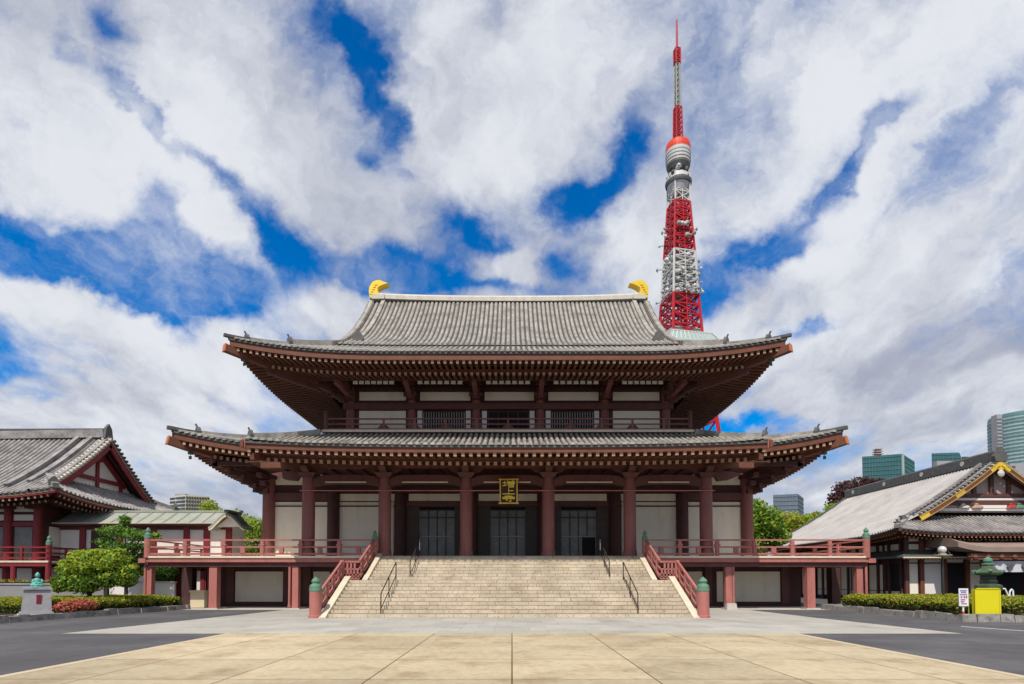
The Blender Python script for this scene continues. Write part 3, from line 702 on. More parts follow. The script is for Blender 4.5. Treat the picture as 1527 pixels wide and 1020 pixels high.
# gabled crown of the roof
G, YB, ZBt, ZR = 12.05, 40.75, 18.72, 26.25
def Zg(x, d):
    t = d/(YC-YB); return ZBt+(ZR-ZBt)*(.70*t+.30*t*t)+.10*(abs(x)/G)**4*(1-t)
tfg = lambda x, d, z: (X0+x*(1+.02*max(0, 1-d/3)**2), YB+d, z)
tgb = lambda x, d, z: (X0+x, 2*YC-YB-d, z)
b = MB(); slope(b, lin(-G+.1, G-.1, 65), lambda x: 0, lambda x: YC-YB, Zg, tfg, 13, .135, tile_gap, tile)
slope(b, lin(-G, G, 20), lambda x: 0, lambda x: YC-YB, Zg, tgb, 9, .12, tile_gap, tile, False)
band(b, lin(-G, G, 20), lambda x: Zg(x, 0), .0, .4, -.02, -.30, tfg, tile_dark)
crown = hp('gable_roof', b, upr)
for s in (-1, 1):
    b = MB()
    for xo, w, h in ((G-1.05, .36, .40),):
        b.path([tfg(s*xo, d, Zg(xo, d)+.16) for d in lin(.9, YC-YB, 9)], w*.85, h*.8, tile_low)
        p = Vector(tfg(s*xo, .8, Zg(xo, .8)))
        b.prism([p+Vector((u, 0, v)) for u, v in ((-.36, 0), (.36, 0), (.42, .35), (.2, .75), (0, .85), (-.2, .75), (-.42, .35))], (0, .25, 0), tile_dark)
    b.path([tfg(s*(G+.02), d, Zg(G, d)+.10) for d in lin(0, YC-YB, 9)], .26, .3, tile)
    # short cross tiles along the verge
    for d in lin(.3, YC-YB-.3, 26):
        p = tfg(s*(G+.02), d, Zg(G, d)+.10); b.tube((p[0]-s*.25, p[1], p[2]+.10), (p[0]+s*.28, p[1], p[2]+.02), .11, .11, 6, tile)
    b.path([tfg(s*(G+.02+k), d, Zg(G, max(d, 0))+z) for k, d, z in ((0, .6, 0), (.12, .15, -.03), (.32, 0, .0))], .3, .3, tile_dark)
    hp('verge_ridge', b, upr)
    b = MB(); xg = X0+s*(G-.5)
    b.prism([(xg, YB+1.2, 18.9), (xg, 2*YC-YB-1.2, 18.9), (xg, YC, 25.6)], (-s*.2, 0, 0), wood_dk)
    b.prism([(xg+s*.02, YB+3.5, 19.6), (xg+s*.02, 2*YC-YB-3.5, 19.6), (xg+s*.02, YC, 24.0)], (s*.03, 0, 0), plaster)
    for sg in (-1, 1):
        b.path([(X0+s*(G+.1), YC+sg*(YC-YB-d), Zg(G, d)-.3) for d in lin(0, YC-YB, 7)], .12, .55, wood)
    hp('gable_wall', b, upr)
tile_white = mat('ridge_white_plaster', (.72, .69, .62), .7, .12, 2, 20)
b = MB(); pts = [(X0+x, YC, ZR+.10+.26*(abs(x)/12)**2.5) for x in lin(-12.2, 12.2, 21)]
b.path(pts, .7, .34, tile_pale); b.path([(p[0], p[1], p[2]+.22) for p in pts], .62, .16, tile_white)
hp('main_ridge', b, upr)
for s in (-1, 1):       # gilded ridge-end fish tails
    b = MB(); c = X0+s*11.55
    prof = [(.62, -.35), (.72, .5), (.66, 1.1), (.40, 1.52), (-.05, 1.72), (-.45, 1.74), (-.95, 1.56), (-.62, 1.42), (-.30, 1.22), (-.06, .98), (-.02, .6), (-.14, .2), (-.55, .05), (-.7, -.35)]
    b.prism([(c+s*u, YC-.42, ZR+.42+v*.68) for u, v in prof], (0, .84, 0), gold)
    b.prism([(c+s*u*.72+s*.14, YC-.34, ZR+.46+v*.76) for u, v in prof], (0, .68, 0), gold)
    for q in range(5): b.prism([(c+s*(.62-q*.10), YC-.46, ZR+.48+q*.20), (c+s*(.40-q*.10), YC-.46, ZR+.48+q*.20), (c+s*(.46-q*.12), YC-.46, ZR+.58+q*.20)], (0, .92, 0), gold_dk)
    o = hp('ridge_ornament', b, upr)
    k = MB(); k.box(c-s*.1-.55, c-s*.1+.55, YC-.5, YC+.5, ZR+.05, ZR+.46, tile_pale); hp('ornament_base', k, o)
# ------------------------------------------------------------------ name board over the middle bay
pb = thing('name_board', 'black temple name board with gold characters and gold frame hanging in the middle bay', 'sign', (X0, 33.0, 6.4))
x0, x1 = xat(746, 730, 32.85), xat(771, 730, 32.85); z0, z1 = zat(750, 32.85), zat(715, 32.85)
def tl(y, z): return y-(z-z0)*.10       # leans forward
b = MB(); b.hexa([(x0, tl(33.0, z0), z0), (x1, tl(33.0, z0), z0), (x1, 33.1, z0), (x0, 33.1, z0), (x0, tl(33.0, z1), z1), (x1, tl(33.0, z1), z1), (x1, tl(33.1, z1), z1), (x0, tl(33.1, z1), z1)], mat('board_lacquer', (.035, .012, .010), .4, .2, 3, 20))
b.build('board', pb)
b = MB()
for xx in (x0, x1): b.beam((xx, tl(32.97, z0), z0-.05), (xx, tl(32.97, z1), z1+.05), .07, .10, gold_dk)
for z_ in (z0, z1): b.beam((x0-.1, tl(32.97, z_), z_), (x1+.1, tl(32.97, z_), z_), .10, .07, gold_dk)
b.build('board_frame', pb)
b = MB(); cw = (x1-x0)*.37; xm = (x0+x1)/2
GL = {0: [(-.9,.35,-.35,.35),(-.62,.8,-.62,-.5),(-.95,-.55,-.3,-.35),(-.2,.95,-.05,.75),(.75,.95,.55,.75),(-.15,.65,.95,.65),(-.15,.65,-.15,.05),(.95,.65,.95,.05),(.4,.65,.4,.05),(-.15,.35,.95,.35),(-.15,.05,.95,.05),(0,-.15,.8,-.15),(0,-.15,0,-.95),(.8,-.15,.8,-.95),(0,-.55,.8,-.55),(0,-.95,.8,-.95)],
      1: [(0,.95,0,-.8),(0,.2,.7,.2),(-.95,-.82,.95,-.82)],
      2: [(-.6,.75,.6,.75),(0,1,0,.42),(-.95,.42,.95,.42),(-.95,0,.95,0),(.35,.3,.35,-.9),(.35,-.9,.1,-.75),(-.4,-.3,-.2,-.55)]}
for i in range(3):
    zc = z1-(z1-z0)*(.19+.31*i); hh = (z1-z0)*.135
    for a, c, d, e in GL[i]:
        p = Vector((xm+a*cw, tl(32.95, zc+c*hh), zc+c*hh)); q = Vector((xm+d*cw, tl(32.95, zc+e*hh), zc+e*hh))
        dv = (q-p).normalized()*.02; b.beam(p-dv, q+dv, .034, .05, gold)
b.build('board_lettering', pb)
for s, wx, wy, z, lab in ((-1, W1, YE1, 9.75, 'bronze wind bell under the left tip of the lower eave'), (1, W1, YE1, 9.75, 'bronze wind bell under the right tip of the lower eave'),
                   (-1, W2, YE2, 16.3, 'bronze wind bell under the left tip of the upper eave'), (1, W2, YE2, 16.3, 'bronze wind bell under the right tip of the upper eave')):
    b = MB(); c = (X0+s*(wx-.75), wy+.75, z-.40)
    b.tube((c[0], c[1], c[2]+.36), (c[0], c[1], c[2]+.62), .02, .02, 6, bronze); b.lathe(c, [(.15, 0), (.135, .09), (.115, .28), (.035, .38)], 12, bronze); b.box(c[0]-.09, c[0]+.09, c[1]-.01, c[1]+.01, c[2]-.30, c[2]-.10, bronze); b.tube((c[0], c[1], c[2]-.12), (c[0], c[1], c[2]+.1), .015, .015, 5, bronze)
    tag(b.build('wind_bell'), lab, 'wind bell', 'wind bells at the eave corners')
# ------------------------------------------------------------------ stone stairs
XS = -.12
st = thing('stone_staircase', 'broad two-flight stone staircase rising from the grey forecourt to the temple porch', 'staircase', (XS, 29.5, 0))
RL = .17
b = MB()
for i in range(10): b.box(XS-8.22, XS+8.22, 25.9+i*.366, 25.9+(i+1)*.366 if i < 9 else 30.15, 0 if i == 0 else i*RL-.02, (i+1)*RL, stairm)
b.build('lower_flight', st)
b = MB()
for i in range(8): b.box(XS-7.42, XS+7.42, 30.1+i*.41, 30.1+(i+1)*.41 if i < 7 else 33.02, 1.70+i*.175-.02, 1.70+(i+1)*.175-(.001 if i == 7 else 0), stairm)
b.build('upper_flight', st)
for s in (-1, 1):
    b = MB(); x0, x1 = sorted((XS+s*8.22, XS+s*8.53))
    b.hexa([(x0, 25.55, -.02), (x1, 25.55, -.02), (x1, 29.5, -.02), (x0, 29.5, -.02), (x0, 25.55, .05), (x1, 25.55, .05), (x1, 29.5, 1.90), (x0, 29.5, 1.90)], cheek)
    b.box(x0, x1, 29.5, 30.1, 0, 1.76, cheek)
    b.box(*sorted((XS+s*7.42, XS+s*8.9)), 30.1, 30.3, 0, 1.74, wood_dk)
    b.build('stair_cheek', st)
    b = MB(); x0, x1 = sorted((XS+s*7.42, XS+s*7.70))
    b.hexa([(x0, 29.75, 1.66), (x1, 29.75, 1.66), (x1, 33.0, 1.66), (x0, 33.0, 1.66), (x0, 29.75, 1.74), (x1, 29.75, 1.74), (x1, 33.0, 3.24), (x0, 33.0, 3.24)], cheek)
    b.build('stair_cheek', st)
def handrail(x, y0, z0, y1, z1, h, lab, m1):
    t = thing('metal_handrail', lab, 'handrail', (x, y0, z0), 'metal handrails standing on the stone stairs')
    b = MB(); s = (z1-z0)/(y1-y0)
    b.pipe([(x, y0, z0), (x, y0, z0+h), (x, y1, z1+h), (x, y1, z1)], .028, 8, metal); b.build('top_rail', t)
    b = MB(); b.pipe([(x, y0, z0+.22), (x, y1, z1+.22)], .022, 8, metal); ym = (y0+y1)/2
    b.pipe([(x, ym, z0+s*(ym-y0)-.05), (x, ym, z0+s*(ym-y0)+h)], .024, 8, metal); b.build('lower_rail', t)
    if m1: k = MB(); k.tube((x, y1, z1+.35), (x, y1, z1+h+.05), .034, .034, 8, steel); k.build('steel_end', t)
for s, w in ((-1, 'left'), (1, 'right')):
    handrail(XS+s*5.86, 26.05, .17, 29.4, 1.70, .92, 'brown metal handrail on the lower flight of stairs, %s side' % w, False)
    handrail(XS+s*5.28, 30.2, 1.80, 33.3, 3.1, .9, 'brown metal handrail with bright steel end at the stair top, %s side' % w, True)
# ------------------------------------------------------------------ raised verandas with their balustrades
def giboshi(mb, c, r, m):
    """onion finial with collar"""
    mb.lathe(c, [(r*1.06, 0), (r*1.06, .10), (r*1.0, .12), (r*1.0, .22), (r*.90, .28), (r*.62, .33), (r*.55, .36), (r*.68, .40), (r*.72, .46), (r*.55, .54), (r*.25, .60), (.02, .65)], 14, m)
def veranda(s, w):
    xi, xo = XS+s*7.7, (-21.25 if s < 0 else 20.68); cx = (xi+xo)/2
    v = thing('raised_veranda', 'raised vermilion timber veranda on posts, %s of the stone stairs' % w, 'veranda', (cx, 35, 0), 'verandas beside the stairs')
    a, c = sorted((xi, xo))
    b = MB(); b.box(a, c, 33.0, 38, FZ-.12, FZ, cream_edge); b.box(*sorted((xo, X0+s*15.9)), 38, 60, FZ-.12, FZ, cream_edge); b.build('deck', v)
    b = MB(); b.box(a+(.05 if s > 0 else -.0), c, 33.06, 33.28, FZ-.36, FZ-.125, red_lac)
    b.box(a, c, 33.22, 33.5, FZ-.62, FZ-.36, wood); b.box(*sorted((xo+s*.0, xo-s*.25)), 33.5, 60, FZ-.6, FZ-.125, red_lac)
    b.box(*sorted((xo, xo+s*.42)), 33.02, 33.3, FZ-.40, FZ-.14, red_lac)
    for y in (34.6, 36.0): b.box(a, c, y-.1, y+.1, FZ-.4, FZ-.125, wood_dk)
    for x in lin(a+.3, c-.3, 26): b.box(x-.05, x+.05, 33.3, 38, FZ-.3, FZ-.13, wood_dk)
    b.build('deck_beam', v)
    for px, wd, y in ((s*17.45, .46, 33.45), (s*12.65, .36, 33.4), (s*21.1-.15 if s < 0 else 20.33, .36, 33.45), (s*9.6, .34, 33.5)):
        b = MB(); b.box(px-wd/2, px+wd/2, y-wd/2+.05, y+wd/2+.05, .06, FZ-.6, red_lac); b.box(px-wd/2-.12, px+wd/2+.12, y-wd/2-.08, y+wd/2+.17, 0, .07, stone_lt); b.build('support_post', v)
    for px in (s*21.1, s*18.5):
        for y in (37.4, 43, 49):
            b = MB(); b.box(px-.28, px+.28, y-.28, y+.28, 0, FZ-.6, wood_dk); b.build('rear_post', v)
    for px in ((-12.98, -21.42) if s < 0 else (12.92, 20.68)):
        b = MB(); b.tube((px, 33.3, .05), (px, 33.3, FZ-.3), .075, .075, 10, red_lac)
        for z in (.12, FZ-.42): b.tube((px, 33.3, z), (px, 33.3, z+.14), .10, .10, 10, red_lac)
        b.build('drainpipe', v)
    # balustrade
    yr = 33.12; xe = xo-s*.02; rl = MB()
    for z, h, wd in ((4.03, .085, .11), (3.62, .085, .09), (3.22, .11, .11)):
        x0, x1 = sorted((xi, xe)); rl.box(x0, x1, yr-wd/2, yr+wd/2, z-h/2, z+h/2, red_lac); rl.box(*sorted((xe-wd/2, xe+wd/2)), yr, 58 if s > 0 else 39, z-h/2, z+h/2, red_lac)
    rl.build('rails', v)
    n = 6; xs_ = lin(xi, xe, n+1)
    for i, x in enumerate(xs_[1:-1]):
        b = MB(); b.box(x-.10, x+.10, yr-.085, yr+.085, FZ, 3.97, red_lac); b.box(x-.16, x+.16, yr-.10, yr+.10, 3.70, 3.79, red_lac); b.build('baluster', v)
    for i, (x, x2) in enumerate(zip(xs_, xs_[1:])):
        if i > 3: continue
        b = MB(); m_ = (x+x2)/2; b.box(m_-.13, m_+.13, yr-.08, yr+.08, 3.26, 3.58, red_lac); b.build('short_baluster', v)
    for y in (lin(36, 56, 8) if s > 0 else (36,)): b = MB(); b.box(xe-.10, xe+.10, y-.1, y+.1, FZ, 3.98, red_lac); b.build('baluster', v)
    b = MB(); b.lathe((xo-s*.05, 33.14, FZ-.1), [(.19, 0), (.19, 1.12)], 14, red_lac); o = b.build('newel_post', v)
    b = MB(); giboshi(b, (xo-s*.05, 33.14, FZ+1.02), .19, verd); b.build('finial', o)
    return v
veranda(-1, 'left'); veranda(1, 'right')
def stair_rail(s, w):
    t = thing('stair_balustrade', 'stepped vermilion balustrade with green finials down the %s edge of the stairs' % w, 'balustrade', (XS+s*8.9, 29, 0), 'balustrades flanking the stairs')
    xl, xu = XS+s*8.74, XS+s*7.86
    def run(x, y0, z0, y1, z1, n):
        b = MB(); sl = (z1-z0)/(y1-y0)
        for h, w_, hh in ((.93, .11, .10), (.55, .09, .09), (.14, .14, .16)): b.beam((x, y0, z0+h), (x, y1, z1+h), w_, hh, red_lac)
        b.build('sloping_rail', t)
        for i in range(n):
            y = y0+(y1-y0)*(i+.5)/n; z = z0+sl*(y-y0); k = MB(); k.box(x-.07, x+.07, y-.08, y+.08, z+.1, z+.9, red_lac); k.build('baluster', t)
    run(xl, 25.95, .06, 29.75, 1.76, 4); run(xu, 29.85, 1.76, 33.0, 3.14, 3)
    b = MB(); y = 29.85; x0, x1 = sorted((xl, xu))
    for z, h in ((2.66, .10), (2.28, .08), (1.98, .09), (1.80, .12)): b.box(x0, x1, y-.05, y+.05, z-h/2, z+h/2, red_lac)
    for x in lin(x0+.1, x1-.1, 5): b.box(x-.045, x+.045, y-.05, y+.05, 1.8, 2.25, red_lac)
    for x in (x0+.25, (x0+x1)/2, x1-.25): b.box(x-.045, x+.045, y-.05, y+.05, 2.3, 2.64, red_lac)
    b.box(x0, x1, 29.7, 30.1, 1.60, 1.75, wood)
    b.build('landing_panel', t)
    for x, y, z, h in ((xl, 29.8, 1.74, 1.0),): k = MB(); k.box(x-.10, x+.10, y-.1, y+.1, z-.2, z+h, red_lac); k.build('landing_post', t)
    b = MB(); b.lathe((xl, 25.75, 0), [(.30, 0), (.30, .1), (.265, .12), (.265, 1.22)], 20, red_lac); o = b.build('newel_post', t)
    b = MB(); giboshi(b, (xl, 25.75, 1.20), .265, verd); b.build('finial', o)
    b = MB(); b.lathe((XS+s*7.84, 33.05, 2.9), [(.17, 0), (.17, 1.05)], 14, red_lac); o = b.build('newel_post', t)
    b = MB(); giboshi(b, (XS+s*7.84, 33.05, 3.93), .17, verd); b.build('finial', o)
stair_rail(-1, 'left'); stair_rail(1, 'right')
# ------------------------------------------------------------------ lattice tower behind the hall
TY = 340.0; TX = xat(1013.8, 480, TY)
tw = thing('lattice_tower', 'tall red and white steel lattice broadcast tower rising behind the temple roof', 'tower', (TX, TY, 0))
def tz(py): return at(1015, py, TY-8)[1]
def hw(px_half, py): return px_half*TY/FPX*(1+.035*(tz(py)/TY))
PROF = [(860, 76), (760, 62), (640, 45), (560, 35), (497, 27.5), (437, 23.5), (400, 21.5), (370, 19.5), (330, 16.5), (293, 14)]
def hwz(z):
    pr = [(tz(p), hw(w, p)) for p, w in PROF]
    for (a, wa), (b_, wb) in zip(pr, pr[1:]):
        if a <= z <= b_: return wa+(wb-wa)*(z-a)/(b_-a)
    return pr[0][1] if z < pr[0][0] else pr[-1][1]
RotT = Matrix.Rotation(R(12), 3, 'Z')
def tp(x, y, z): v = RotT @ Vector((x, y, 0)); return (TX+v.x, TY+v.y, z)
def section(z0, z1, n, m, legw, brw, inner=True):
    legw *= .85; brw *= .8
    b = MB(); zs = lin(z0, z1, n+1)
    cs = ((-1, -1), (1, -1), (1, 1), (-1, 1))
    for a, c in zip(zs, zs[1:]):
        wa, wc = hwz(a)*.84, hwz(c)*.84
        for i in range(4):
            (sx, sy), (tx, ty) = cs[i], cs[(i+1) % 4]
            b.beam(tp(sx*wa, sy*wa, a), tp(sx*wc, sy*wc, c), legw, legw, m)
            b.beam(tp(sx*wa, sy*wa, a), tp(tx*wc, ty*wc, c), brw, brw, m); b.beam(tp(tx*wa, ty*wa, a), tp(sx*wc, sy*wc, c), brw, brw, m)
            b.beam(tp(sx*wc, sy*wc, c), tp(tx*wc, ty*wc, c), brw*1.2, brw*1.2, m)
            mx, my = (sx+tx)/2, (sy+ty)/2
            b.beam(tp(mx*wa, my*wa, a), tp(mx*wc, my*wc, c), brw, brw, m)
    if inner:
        w = 2.6
        for i in range(4):
            (sx, sy), (tx, ty) = cs[i], cs[(i+1) % 4]
            b.beam(tp(sx*w, sy*w, z0), tp(sx*w, sy*w, z1), .8, .8, m)
            for a, c in zip(zs, zs[1:]): b.beam(tp(sx*w, sy*w, a), tp(tx*w, ty*w, c), .6, .6, m)
    return b.build('lattice_section', tw)
section(0, tz(760), 3, twr_red, 3.2, 1.4, False); section(tz(760), tz(662), 3, twr_wh, 2.6, 1.2, False); section(tz(662), tz(560), 3, twr_red, 2.4, 1.1, False); section(tz(560), tz(516), 2, twr_wh, 2.2, 1.0)
section(tz(499), tz(437), 4, twr_red, 1.7, .85); section(tz(437), tz(370), 6, twr_wh, 1.4, .75); section(tz(370), tz(293), 7, twr_red, 1.35, .80); section(tz(293), tz(250), 3, twr_wh, 1.0, .6)
def sq(mb, w0, w1, z0, z1, m): mb.hexa([tp(-w0, -w0, z0), tp(w0, -w0, z0), tp(w0, w0, z0), tp(-w0, w0, z0), tp(-w1, -w1, z1), tp(w1, -w1, z1), tp(w1, w1, z1), tp(-w1, w1, z1)], m)
tz8 = tz
def tz(py): return at(1015, py-8, TY-15)[1]
b = MB(); d0 = tz(536); sq(b, 16.5, 17.5, d0, tz(522), twr_wh); sq(b, 17.2, 17.2, tz(522), tz(517), twr_wh); b2 = b.build('main_deck', tw)
b = MB(); sq(b, 17.0, 13.4, tz(517), tz(501), twr_gl)
for i in range(13):
    t = -1+2*i/12
    for rot in range(4):
        q = Matrix.Rotation(math.pi/2*rot, 3, 'Z'); p0 = q @ Vector((t*17.05, -17.05, 0)); p1 = q @ Vector((t*13.45, -13.45, 0))
        b.beam(tp(p0.x, p0.y, tz(517)), tp(p1.x, p1.y, tz(501)), .5, .5, twr_wh)
sq(b, 13.6, 13.6, tz(501), tz(499), twr_wh); b.build('deck_glazing', b2)
b = MB(); sq(b, 8.5, 8.5, tz(499), tz(490), twr_wh); sq(b, 9.2, 9.2, tz(490), tz(488.5), twr_gr); b.build('deck_roof_house', b2)
def tz(py): return at(1015, py, TY-2)[1]
# upper drum
def drum(mb, prof, m): mb.lathe((TX, TY, 0), [(hw(p, y), tz(y)) for p, y in prof], 28, m)
b = MB(); drum(b, [(14.5, 252), (17.2, 246), (17.2, 243)], twr_dk); drum(b, [(17.4, 243), (18.0, 224)], twr_wh)
td = b.build('top_deck', tw)
b = MB()
for y in (239, 234, 229): drum(b, [(18.2, y+.7), (18.2, y-.7)], twr_gr)
b.build('deck_rings', td)
b = MB(); drum(b, [(18.1, 224), (18.1, 219), (17, 213), (13, 209.5)], twr_or); b.build('deck_roof', td)
b = MB(); drum(b, [(10, 291), (15.5, 279), (16.5, 275)], twr_wh); drum(b, [(18.4, 275), (19.3, 272), (19.3, 269.5), (17.5, 268)], twr_dk); drum(b, [(17.5, 268), (16.5, 262), (12, 258)], twr_wh); b.build('ring_platform', tw)
b = MB(); rr = random.Random(3)
for i in range(34):
    a = rr.random()*6.28; z = tz(rr.uniform(251, 266)); r = hw(rr.uniform(11, 17), 255)
    c = Vector((TX+math.cos(a)*r, TY+math.sin(a)*r, z)); d = Vector((math.cos(a), math.sin(a), .1)).normalized()
    b.tube(c, c+d*1.2, 1.5, .6, 8, rr.choice((twr_wh, twr_gr, twr_wh, twr_dk))); b.beam((TX+math.cos(a)*5, TY+math.sin(a)*5, z), c, .4, .4, twr_wh)
for y in (252, 257, 262): drum(b, [(9.5, y+.5), (9.5, y-.5)], twr_gr)
b.build('antenna_cluster', tw)
tzm = tz; tz = tz8
for i in range(58):
    y = rr.uniform(378, 440) if i > 14 else rr.choice((331, 333, 345, 350)); z = tz(y); w = hwz(z); s = rr.choice((-1, 1)); k = rr.uniform(-1, 1)
    o_ = (s*(w+2.2), k*w) if i % 2 else (k*w, -(w+1.2)); c = Vector(tp(*o_, z)); ci = Vector(tp(o_[0]*.8, o_[1]*.8, z)); d = (c-ci).normalized()
    b = MB(); b.beam(ci, c, .45, .45, twr_gr); b.tube(c, c+d*.9, rr.uniform(.9, 1.6), .5, 9, rr.choice((twr_wh, twr_wh, twr_gr))); b.build('dish_antenna', tw)
b = MB()
for y in (432, 415, 398, 381):
    w = hwz(tz(y))*.90; sq(b, w, w, tz(y+.35), tz(y-.35), twr_wh)
b.build('service_platform', tw)
tz = tzm
def mast(name, y0, y1, w0, w1, n, m, lw):
    b = MB(); zs = lin(tz(y0), tz(y1), n+1); cs = ((-1, -1), (1, -1), (1, 1), (-1, 1))
    for j, (a, c) in enumerate(zip(zs, zs[1:])):
        wa = hw(w0+(w1-w0)*j/n, y0); wc = hw(w0+(w1-w0)*(j+1)/n, y0)
        for i in range(4):
            (sx, sy), (tx, ty) = cs[i], cs[(i+1) % 4]
            b.beam(tp(sx*wa, sy*wa, a), tp(sx*wc, sy*wc, c), lw, lw, m); b.beam(tp(sx*wa, sy*wa, a), tp(tx*wc, ty*wc, c), lw*.6, lw*.6, m); b.beam(tp(sx*wc, sy*wc, c), tp(tx*wc, ty*wc, c), lw*.6, lw*.6, m)
    b.beam(tp(0, 0, zs[0]), tp(0, 0, zs[-1]), hw(w1, y0)*.9, hw(w1, y0)*.9, m)
    return b.build(name, tw)
mast('antenna_mast', 210, 157, 5.0, 4.2, 7, twr_red, .75); mast('antenna_mast', 157, 92, 3.4, 2.8, 8, twr_gr, .7); mast('antenna_mast', 92, 69, 3.4, 3.4, 4, twr_red, .8)
b = MB(); b.tube((TX, TY, tz(69)), (TX, TY, tz(25)), .72, .5, 8, twr_red); b.build('antenna_tip', tw)
# ------------------------------------------------------------------ left hall
def sorted2(a, b): return (a, b) if a < b else (b, a)
lh = thing('left_temple_hall', 'temple hall with deep red timbers and grey gabled roof, left of the main hall', 'temple', (-40, 43, 0))
LX, LY, LC, LW = -29.0, 36.0, 43.1, 7.1
def PL(d): return 7.1+.56*d+.027*d*d
LE = -64.0
def ZL(x, d): return PL(d)+.5*max(0, 1-(LX-x)/6)**2*max(0, 1-d/4)
tfl = lambda x, d, z: (x, LY+d, z); tbl = lambda x, d, z: (x, 2*LC-LY-d, z)
b = MB()
for tf_, nn, rb in ((tfl, 90, True), (tbl, 24, False)):
    slope(b, lin(LE, -30.62, nn), lambda x: 0, lambda x: LW, ZL, tf_, 9, .12, tile_gap, tile_left, rb); slope(b, lin(-30.62, LX-.12, 5), lambda x: 0, lambda x: LX-x, ZL, tf_, 4, .12, tile_gap, tile_left, rb)
ts = tside(1, LX-X0, LC)
Zls = lambda y, d: PL(d)+.5*max(0, 1-(LW-abs(y))/6)**2*max(0, 1-d/4)
slope(b, lin(-LW+.15, LW-.15, 39), lambda y: 0, lambda y: min(2.6, LW-abs(y)), Zls, ts, 5, .11, tile_gap, tile_left)
lr = b.build('roof', lh)
b = MB(); b.path([(LE, LC, PL(LW)+.25), (-40, LC, PL(LW)+.25), (-31, LC, PL(LW)+.38)], .55, .6, tile_left); b.path([(LE, LC, PL(LW)+.6), (-31, LC, PL(LW)+.72)], .4, .12, tile_dark)
b.prism([(-30.9, LC-.45, PL(LW)), (-30.9, LC+.45, PL(LW)), (-30.9, LC+.3, PL(LW)+.8), (-30.9, LC, PL(LW)+1.15), (-30.9, LC-.3, PL(LW)+.8)], (.2, 0, 0), tile_dark); b.build('ridge', lr)
b = MB()
for xo, w in ((-31.9, .34), (-32.9, .3)): b.path([(xo, LY+d, PL(d)+.18) for d in lin(1.5 if xo > -32 else .9, LW, 8)], w, .34, tile_left)
for sg in (-1, 1):
    b.path([(-30.75, LC+sg*(LW-d), PL(d)+.10) for d in lin(1.3, LW, 8)], .3, .26, tile_left)
    for d in lin(1.5, LW-.2, 20): b.tube((-31.1, LC+sg*(LW-d), PL(d)+.14), (-30.35, LC+sg*(LW-d), PL(d)+.05), .11, .11, 6, tile_pale if sg < 0 else tile_dark)
    b.path([(LX-d, LC+sg*(LW-d), PL(d)+.5*max(0, 1-d/6)**2*max(0, 1-d/4)+.14) for d in (2.4, 1.4, .5, -.25)], .34, .30, tile_left)
    p = Vector((LX-.55, LC+sg*(LW-.55), PL(.55)+.45)); dg = Vector((.7071, sg*.7071, 0)); sx = Vector((dg.y, -dg.x, 0)); b.prism([p+sx*u+Vector((0, 0, v)) for u, v in ((-.26, -.1), (.26, -.1), (.3, .2), (.15, .42), (0, .55), (-.15, .42), (-.3, .2))], dg*.22, tile_dark)
b.build('descending_ridge', lr)
b = MB()
for sg in (-1, 1):
    b.path([(-30.62, LC+sg*(LW-d), PL(d)-.42) for d in lin(1.3, LW, 9)], .14, .5, red_deep); b.path([(-30.58, LC+sg*(LW-d), PL(d)-.16) for d in lin(1.2, LW, 8)], .12, .09, ochre)
b.build('barge_board', lh)
b = MB(); xg = -31.6
b.prism([(xg, LC-4.7, 8.2), (xg, LC+4.7, 8.2), (xg, LC, 11.75)], (-.2, 0, 0), white_pl)
for z, hwid, h in ((8.45, 4.5, .35), (9.35, 3.1, .30)): b.box(xg, xg+.12, LC-hwid, LC+hwid, z-h/2, z+h/2, red_deep)
for y in (-2.6, 0, 2.6): b.box(xg+.001, xg+.14, LC+y-.14, LC+y+.14, 8.3, 9.3 if y else 11.6, red_deep)
for sg in (-1, 1): b.beam((xg+.1, LC+sg*3.0, 9.2), (xg+.1, LC, 11.5), .25, .30, red_deep); b.beam((xg+.5, LC+sg*4.3, 8.6), (xg+.5, LC, 11.85), .2, .3, wood_dk)
b.box(xg+.1, xg+.3, LC-.3, LC+.3, 10.7, 11.5, red_deep); b.build('gable_wall', lh)
EL = lambda x, d=0: PL(0)+.5*max(0, 1-(LX-x)/6)**2; ELs = lambda y, d=0: PL(0)+.5*max(0, 1-(LW-abs(y))/6)**2
b = MB()
def ev(b, xs_, E, tf, stp, lo, hi, Wm, cl):
    band(b, xs_, lambda x: E(x), .02, .2, -.02, -.12, tf, tile_dark, Wm); band(b, xs_, lambda x: E(x), .08, .3, -.12, -.30, tf, red_deep, Wm); band(b, xs_, lambda x: E(x), .05, .09, -.12, -.19, tf, ochre, Wm)
    n = int((hi-lo)/stp)
    for i in range(n+1):
        x = lo+(hi-lo)*i/n; de = min(2.6, cl(x))
        if de > .4: b.beam(tf(x, .16, E(x)-.40), tf(x, de, E(x)-.15), .14, .16, wood_dk, ochre)
        if de > 1.2: b.beam(tf(x, 1.0, E(x)-.55), tf(x, de, E(x)-.35), .14, .16, wood_dk, ochre)
    prev = None
    for x in lin(lo, hi, 24):
        de = max(.1, min(2.9, cl(x))); pts = [tf(x, .1, E(x)-.3), tf(x, de, E(x)-.02)]
        if prev: b.poly([prev[0], prev[1], pts[1], pts[0]], wood_dk)
        prev = pts
ev(b, lin(LE, LX, 30), EL, tfl, .40, LE, LX-.2, None, lambda x: LX-x); ev(b, lin(-LW, LW, 20), ELs, ts, .38, -LW+.2, LW-.2, LW, lambda y: LW-abs(y)); b.build('eave', lr)
WLY, WLX = 38.7, -32.0
b = MB(); b.box(LE, WLX, WLY, 47.5, 0, 8.4, wood_dk)
